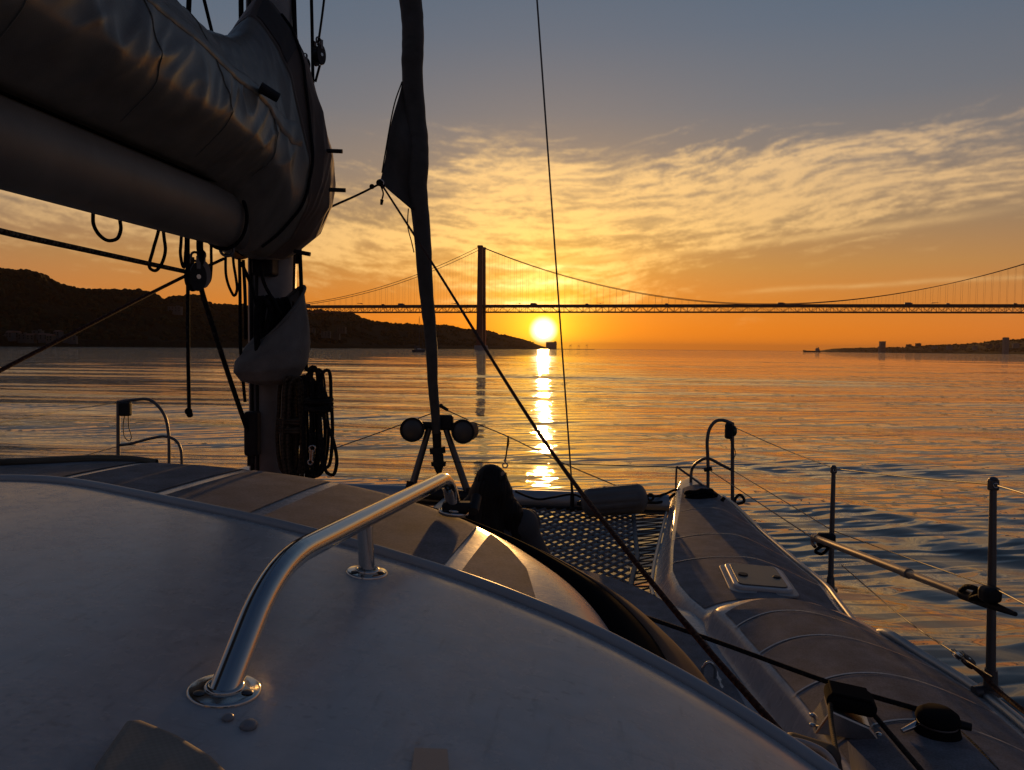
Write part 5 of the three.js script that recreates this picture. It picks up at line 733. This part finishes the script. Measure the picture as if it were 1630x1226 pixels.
// ---------------------------------------------------------------- person on the foredeck, seen from behind
{
  const o = thing('person', 'person with long dark hair and grey top sitting on the foredeck, facing the sun', 'person');
  const C = P(784, 768, 3.72);                               // middle of the head
  const at = (r, u, f) => C.clone().addScaledVector(RT, r).addScaledVector(UPV, u).addScaledVector(FW, f);
  const sd = (p, a, b, ra, rb) => { const ab = b.clone().sub(a), t = clamp(p.clone().sub(a).dot(ab) / ab.lengthSq()); return p.distanceTo(a.clone().addScaledVector(ab, t)) - lerp(ra, rb, t); };
  const smin = (a, b, k) => { const h = clamp(0.5 + 0.5 * (b - a) / k); return lerp(b, a, h) - k * h * (1 - h); };
  function mc(bones, center, size, res, k = 0.03) {
    const m = new MarchingCubes(res, new THREE.MeshBasicMaterial(), false, false, 200000); m.isolation = 0; const p = V(0, 0, 0);
    for (let z = 0; z < res; z++) for (let y = 0; y < res; y++) for (let x = 0; x < res; x++) { p.set((x - res / 2) / (res / 2) * size, (y - res / 2) / (res / 2) * size, (z - res / 2) / (res / 2) * size).add(center); let d = 1e9; for (const [a, b, ra, rb] of bones) d = d > 1e8 ? sd(p, a, b, ra, rb) : smin(d, sd(p, a, b, ra, rb), k); m.field[z * res * res + y * res + x] = -d; }
    m.update(); const n = m.count, g = new THREE.BufferGeometry(); g.setAttribute('position', new THREE.BufferAttribute(m.positionArray.slice(0, n * 3), 3)); g.setAttribute('normal', new THREE.BufferAttribute(m.normalArray.slice(0, n * 3), 3)); g.scale(size, size, size).translate(center.x, center.y, center.z);
    const w = mergeVertices(g.deleteAttribute('normal'), 1e-4); w.computeVertexNormals(); return w;
  }
  const hip = at(-0.02, -0.50, 0.06), chest = at(0, -0.26, 0.0), neck = at(0, -0.12, 0.0), floor = -1.135 + EYE;
  const shL = at(-0.155, -0.20, 0.0), shR = at(0.155, -0.20, 0.0), elL = at(-0.22, -0.42, 0.10), elR = at(0.24, -0.40, 0.08), haL = at(-0.13, -0.40, 0.34), haR = at(0.13, -0.40, 0.34);
  hip.y = Math.max(hip.y, floor + 0.10); const knL = at(-0.12, -0.30, 0.46), knR = at(0.12, -0.30, 0.46), anL = at(-0.11, 0, 0.66), anR = at(0.11, 0, 0.66); anL.y = anR.y = floor + 0.06;
  const toe = (a) => a.clone().addScaledVector(FW, 0.17).setY(floor + 0.035), hpL = hip.clone().addScaledVector(RT, -0.09), hpR = hip.clone().addScaledVector(RT, 0.09);
  const skin = mat(0.30, 0.17, 0.11, 0.55), top = mat(0.10, 0.105, 0.115, 0.85, { map: clothTex(20), sheen: 0.4 }), jeans = mat(0.035, 0.045, 0.07, 0.85, { map: clothTex(20) }), hairM = mat(0.012, 0.007, 0.005, 0.6, { specularIntensity: 0.5 });
  const fingers = (h, side) => { const out = []; for (let k = 0; k < 4; k++) { const a = h.clone().addScaledVector(RT, side * (-0.028 + 0.019 * k)).addScaledVector(FW, 0.05), b = a.clone().addScaledVector(FW, 0.028 - 0.004 * Math.abs(k - 1.4)).add(V(0, -0.018, 0)), c = b.clone().add(V(0, -0.026, 0)); out.push([a, b, 0.009, 0.0085], [b, c, 0.0085, 0.0075]); } const t = h.clone().addScaledVector(RT, -side * 0.035); out.push([t, t.clone().addScaledVector(FW, 0.04).add(V(0, -0.012, 0)), 0.011, 0.009]); return out; };
  const head = [[at(0, 0.012, -0.006), at(0, -0.004, 0.014), 0.074, 0.072], [at(0, -0.055, 0.045), at(0, -0.08, 0.06), 0.058, 0.04], [at(0, -0.015, 0.086), at(0, -0.035, 0.100), 0.010, 0.014], [at(-0.072, -0.02, 0.01), at(-0.075, -0.045, 0.008), 0.013, 0.010], [at(0.072, -0.02, 0.01), at(0.075, -0.045, 0.008), 0.013, 0.010], [neck, at(0, -0.05, 0.0), 0.052, 0.05]];
  const bodyB = mc([[hip, chest, 0.12, 0.115], [chest, neck, 0.10, 0.05], [shL, shR, 0.06, 0.06], [shL, elL, 0.047, 0.038], [elL, haL, 0.036, 0.026], [shR, elR, 0.047, 0.038], [elR, haR, 0.036, 0.026], [hpL, knL, 0.078, 0.056], [knL, anL, 0.054, 0.036], [hpR, knR, 0.078, 0.056], [knR, anR, 0.054, 0.036], [anL, toe(anL), 0.036, 0.028], [anR, toe(anR), 0.036, 0.028]], at(0, -0.3, 0.28), 0.72, 88);
  const headG = mc(head, at(0, -0.03, 0.02), 0.17, 72, 0.018), handL = mc([[haL, haL.clone().addScaledVector(FW, 0.05), 0.030, 0.030], ...fingers(haL, 1)], haL.clone().addScaledVector(FW, 0.05), 0.10, 60, 0.008), handR = mc([[haR, haR.clone().addScaledVector(FW, 0.05), 0.030, 0.030], ...fingers(haR, -1)], haR.clone().addScaledVector(FW, 0.05), 0.10, 60, 0.008);
  mesh('body', [bodyB, headG, handL, handR], skin, o);
  mesh('top', mc([[hip, chest, 0.135, 0.132], [chest, at(0, -0.15, 0.0), 0.115, 0.075], [shL, shR, 0.072, 0.072], [shL, elL, 0.060, 0.050], [elL, haL.clone().lerp(elL, 0.12), 0.050, 0.040], [shR, elR, 0.060, 0.050], [elR, haR.clone().lerp(elR, 0.12), 0.050, 0.040]], at(0, -0.35, 0.12), 0.42, 80), top, o);
  mesh('trousers', mc([[hip, hip.clone().add(V(0, 0.04, 0)), 0.128, 0.12], [hpL, knL, 0.090, 0.068], [knL, anL, 0.066, 0.050], [hpR, knR, 0.090, 0.068], [knR, anR, 0.066, 0.050]], at(0, -0.38, 0.36), 0.56, 80), jeans, o);
  for (const a of [anL, anR]) mesh('shoe', mc([[a.clone().setY(floor + 0.045), toe(a), 0.046, 0.036]], a.clone().addScaledVector(FW, 0.08), 0.16, 40), mat(0.06, 0.06, 0.065, 0.7), o);
  for (const s of [-1, 1]) mesh('eye', new THREE.SphereGeometry(0.011, 12, 8).translate(...at(s * 0.030, -0.002, 0.078).toArray()), mat(0.02, 0.015, 0.012, 0.2), o);
  mesh('mouth', new THREE.SphereGeometry(0.02, 12, 8).scale(1, 0.35, 0.4).translate(...at(0, -0.072, 0.094).toArray()), mat(0.25, 0.10, 0.08, 0.5), o);
  // long hair falling over the shoulders
  const hair = mc([[at(-0.006, 0.016, -0.01), at(0, -0.03, -0.03), 0.076, 0.086], [at(-0.03, -0.03, -0.03), at(-0.088, -0.13, -0.045), 0.062, 0.054], [at(0.03, -0.03, -0.03), at(0.090, -0.14, -0.045), 0.062, 0.054], [at(0, -0.05, -0.045), at(0, -0.22, -0.075), 0.085, 0.080], [at(-0.098, -0.13, -0.05), at(-0.125, -0.25, -0.04), 0.056, 0.035], [at(0.10, -0.14, -0.05), at(0.12, -0.26, -0.04), 0.056, 0.035]], at(0, -0.10, -0.04), 0.26, 84, 0.03);
  const hp = hair.attributes.position; for (let i = 0; i < hp.count; i++) { const x = hp.getX(i), y = hp.getY(i), z = hp.getZ(i); const a = 0.006 * noise2(x * 90 + z * 40, y * 9) + 0.004 * noise2(x * 200, y * 14); hp.setXYZ(i, x + a * 0.7, y, z + a); } hair.computeVertexNormals(); mesh('hair', hair, hairM, o);
  const hm = []; const q = rng(17); for (let i = 0; i < 70; i++) { const th = q() * 6.28, r = 0.082 + 0.012 * q(), x = Math.cos(th) * r, f = -0.03 + Math.sin(th) * r * 0.8; if (f > 0.04) continue; hm.push(tube([at(x * 0.8, 0.06 - 0.05 * q(), f), at(x * 1.02, -0.04, f - 0.01), at(x * 1.1 + 0.01 * (q() - 0.5), -0.15, f - 0.02), at(x * 1.18 + 0.03 * (q() - 0.5), -0.24 - 0.06 * q(), f - 0.03 * q())], 0.0014, 10, 4)); } mesh('hair_strands', hm, hairM, o);
}

renderer.render(scene, camera);
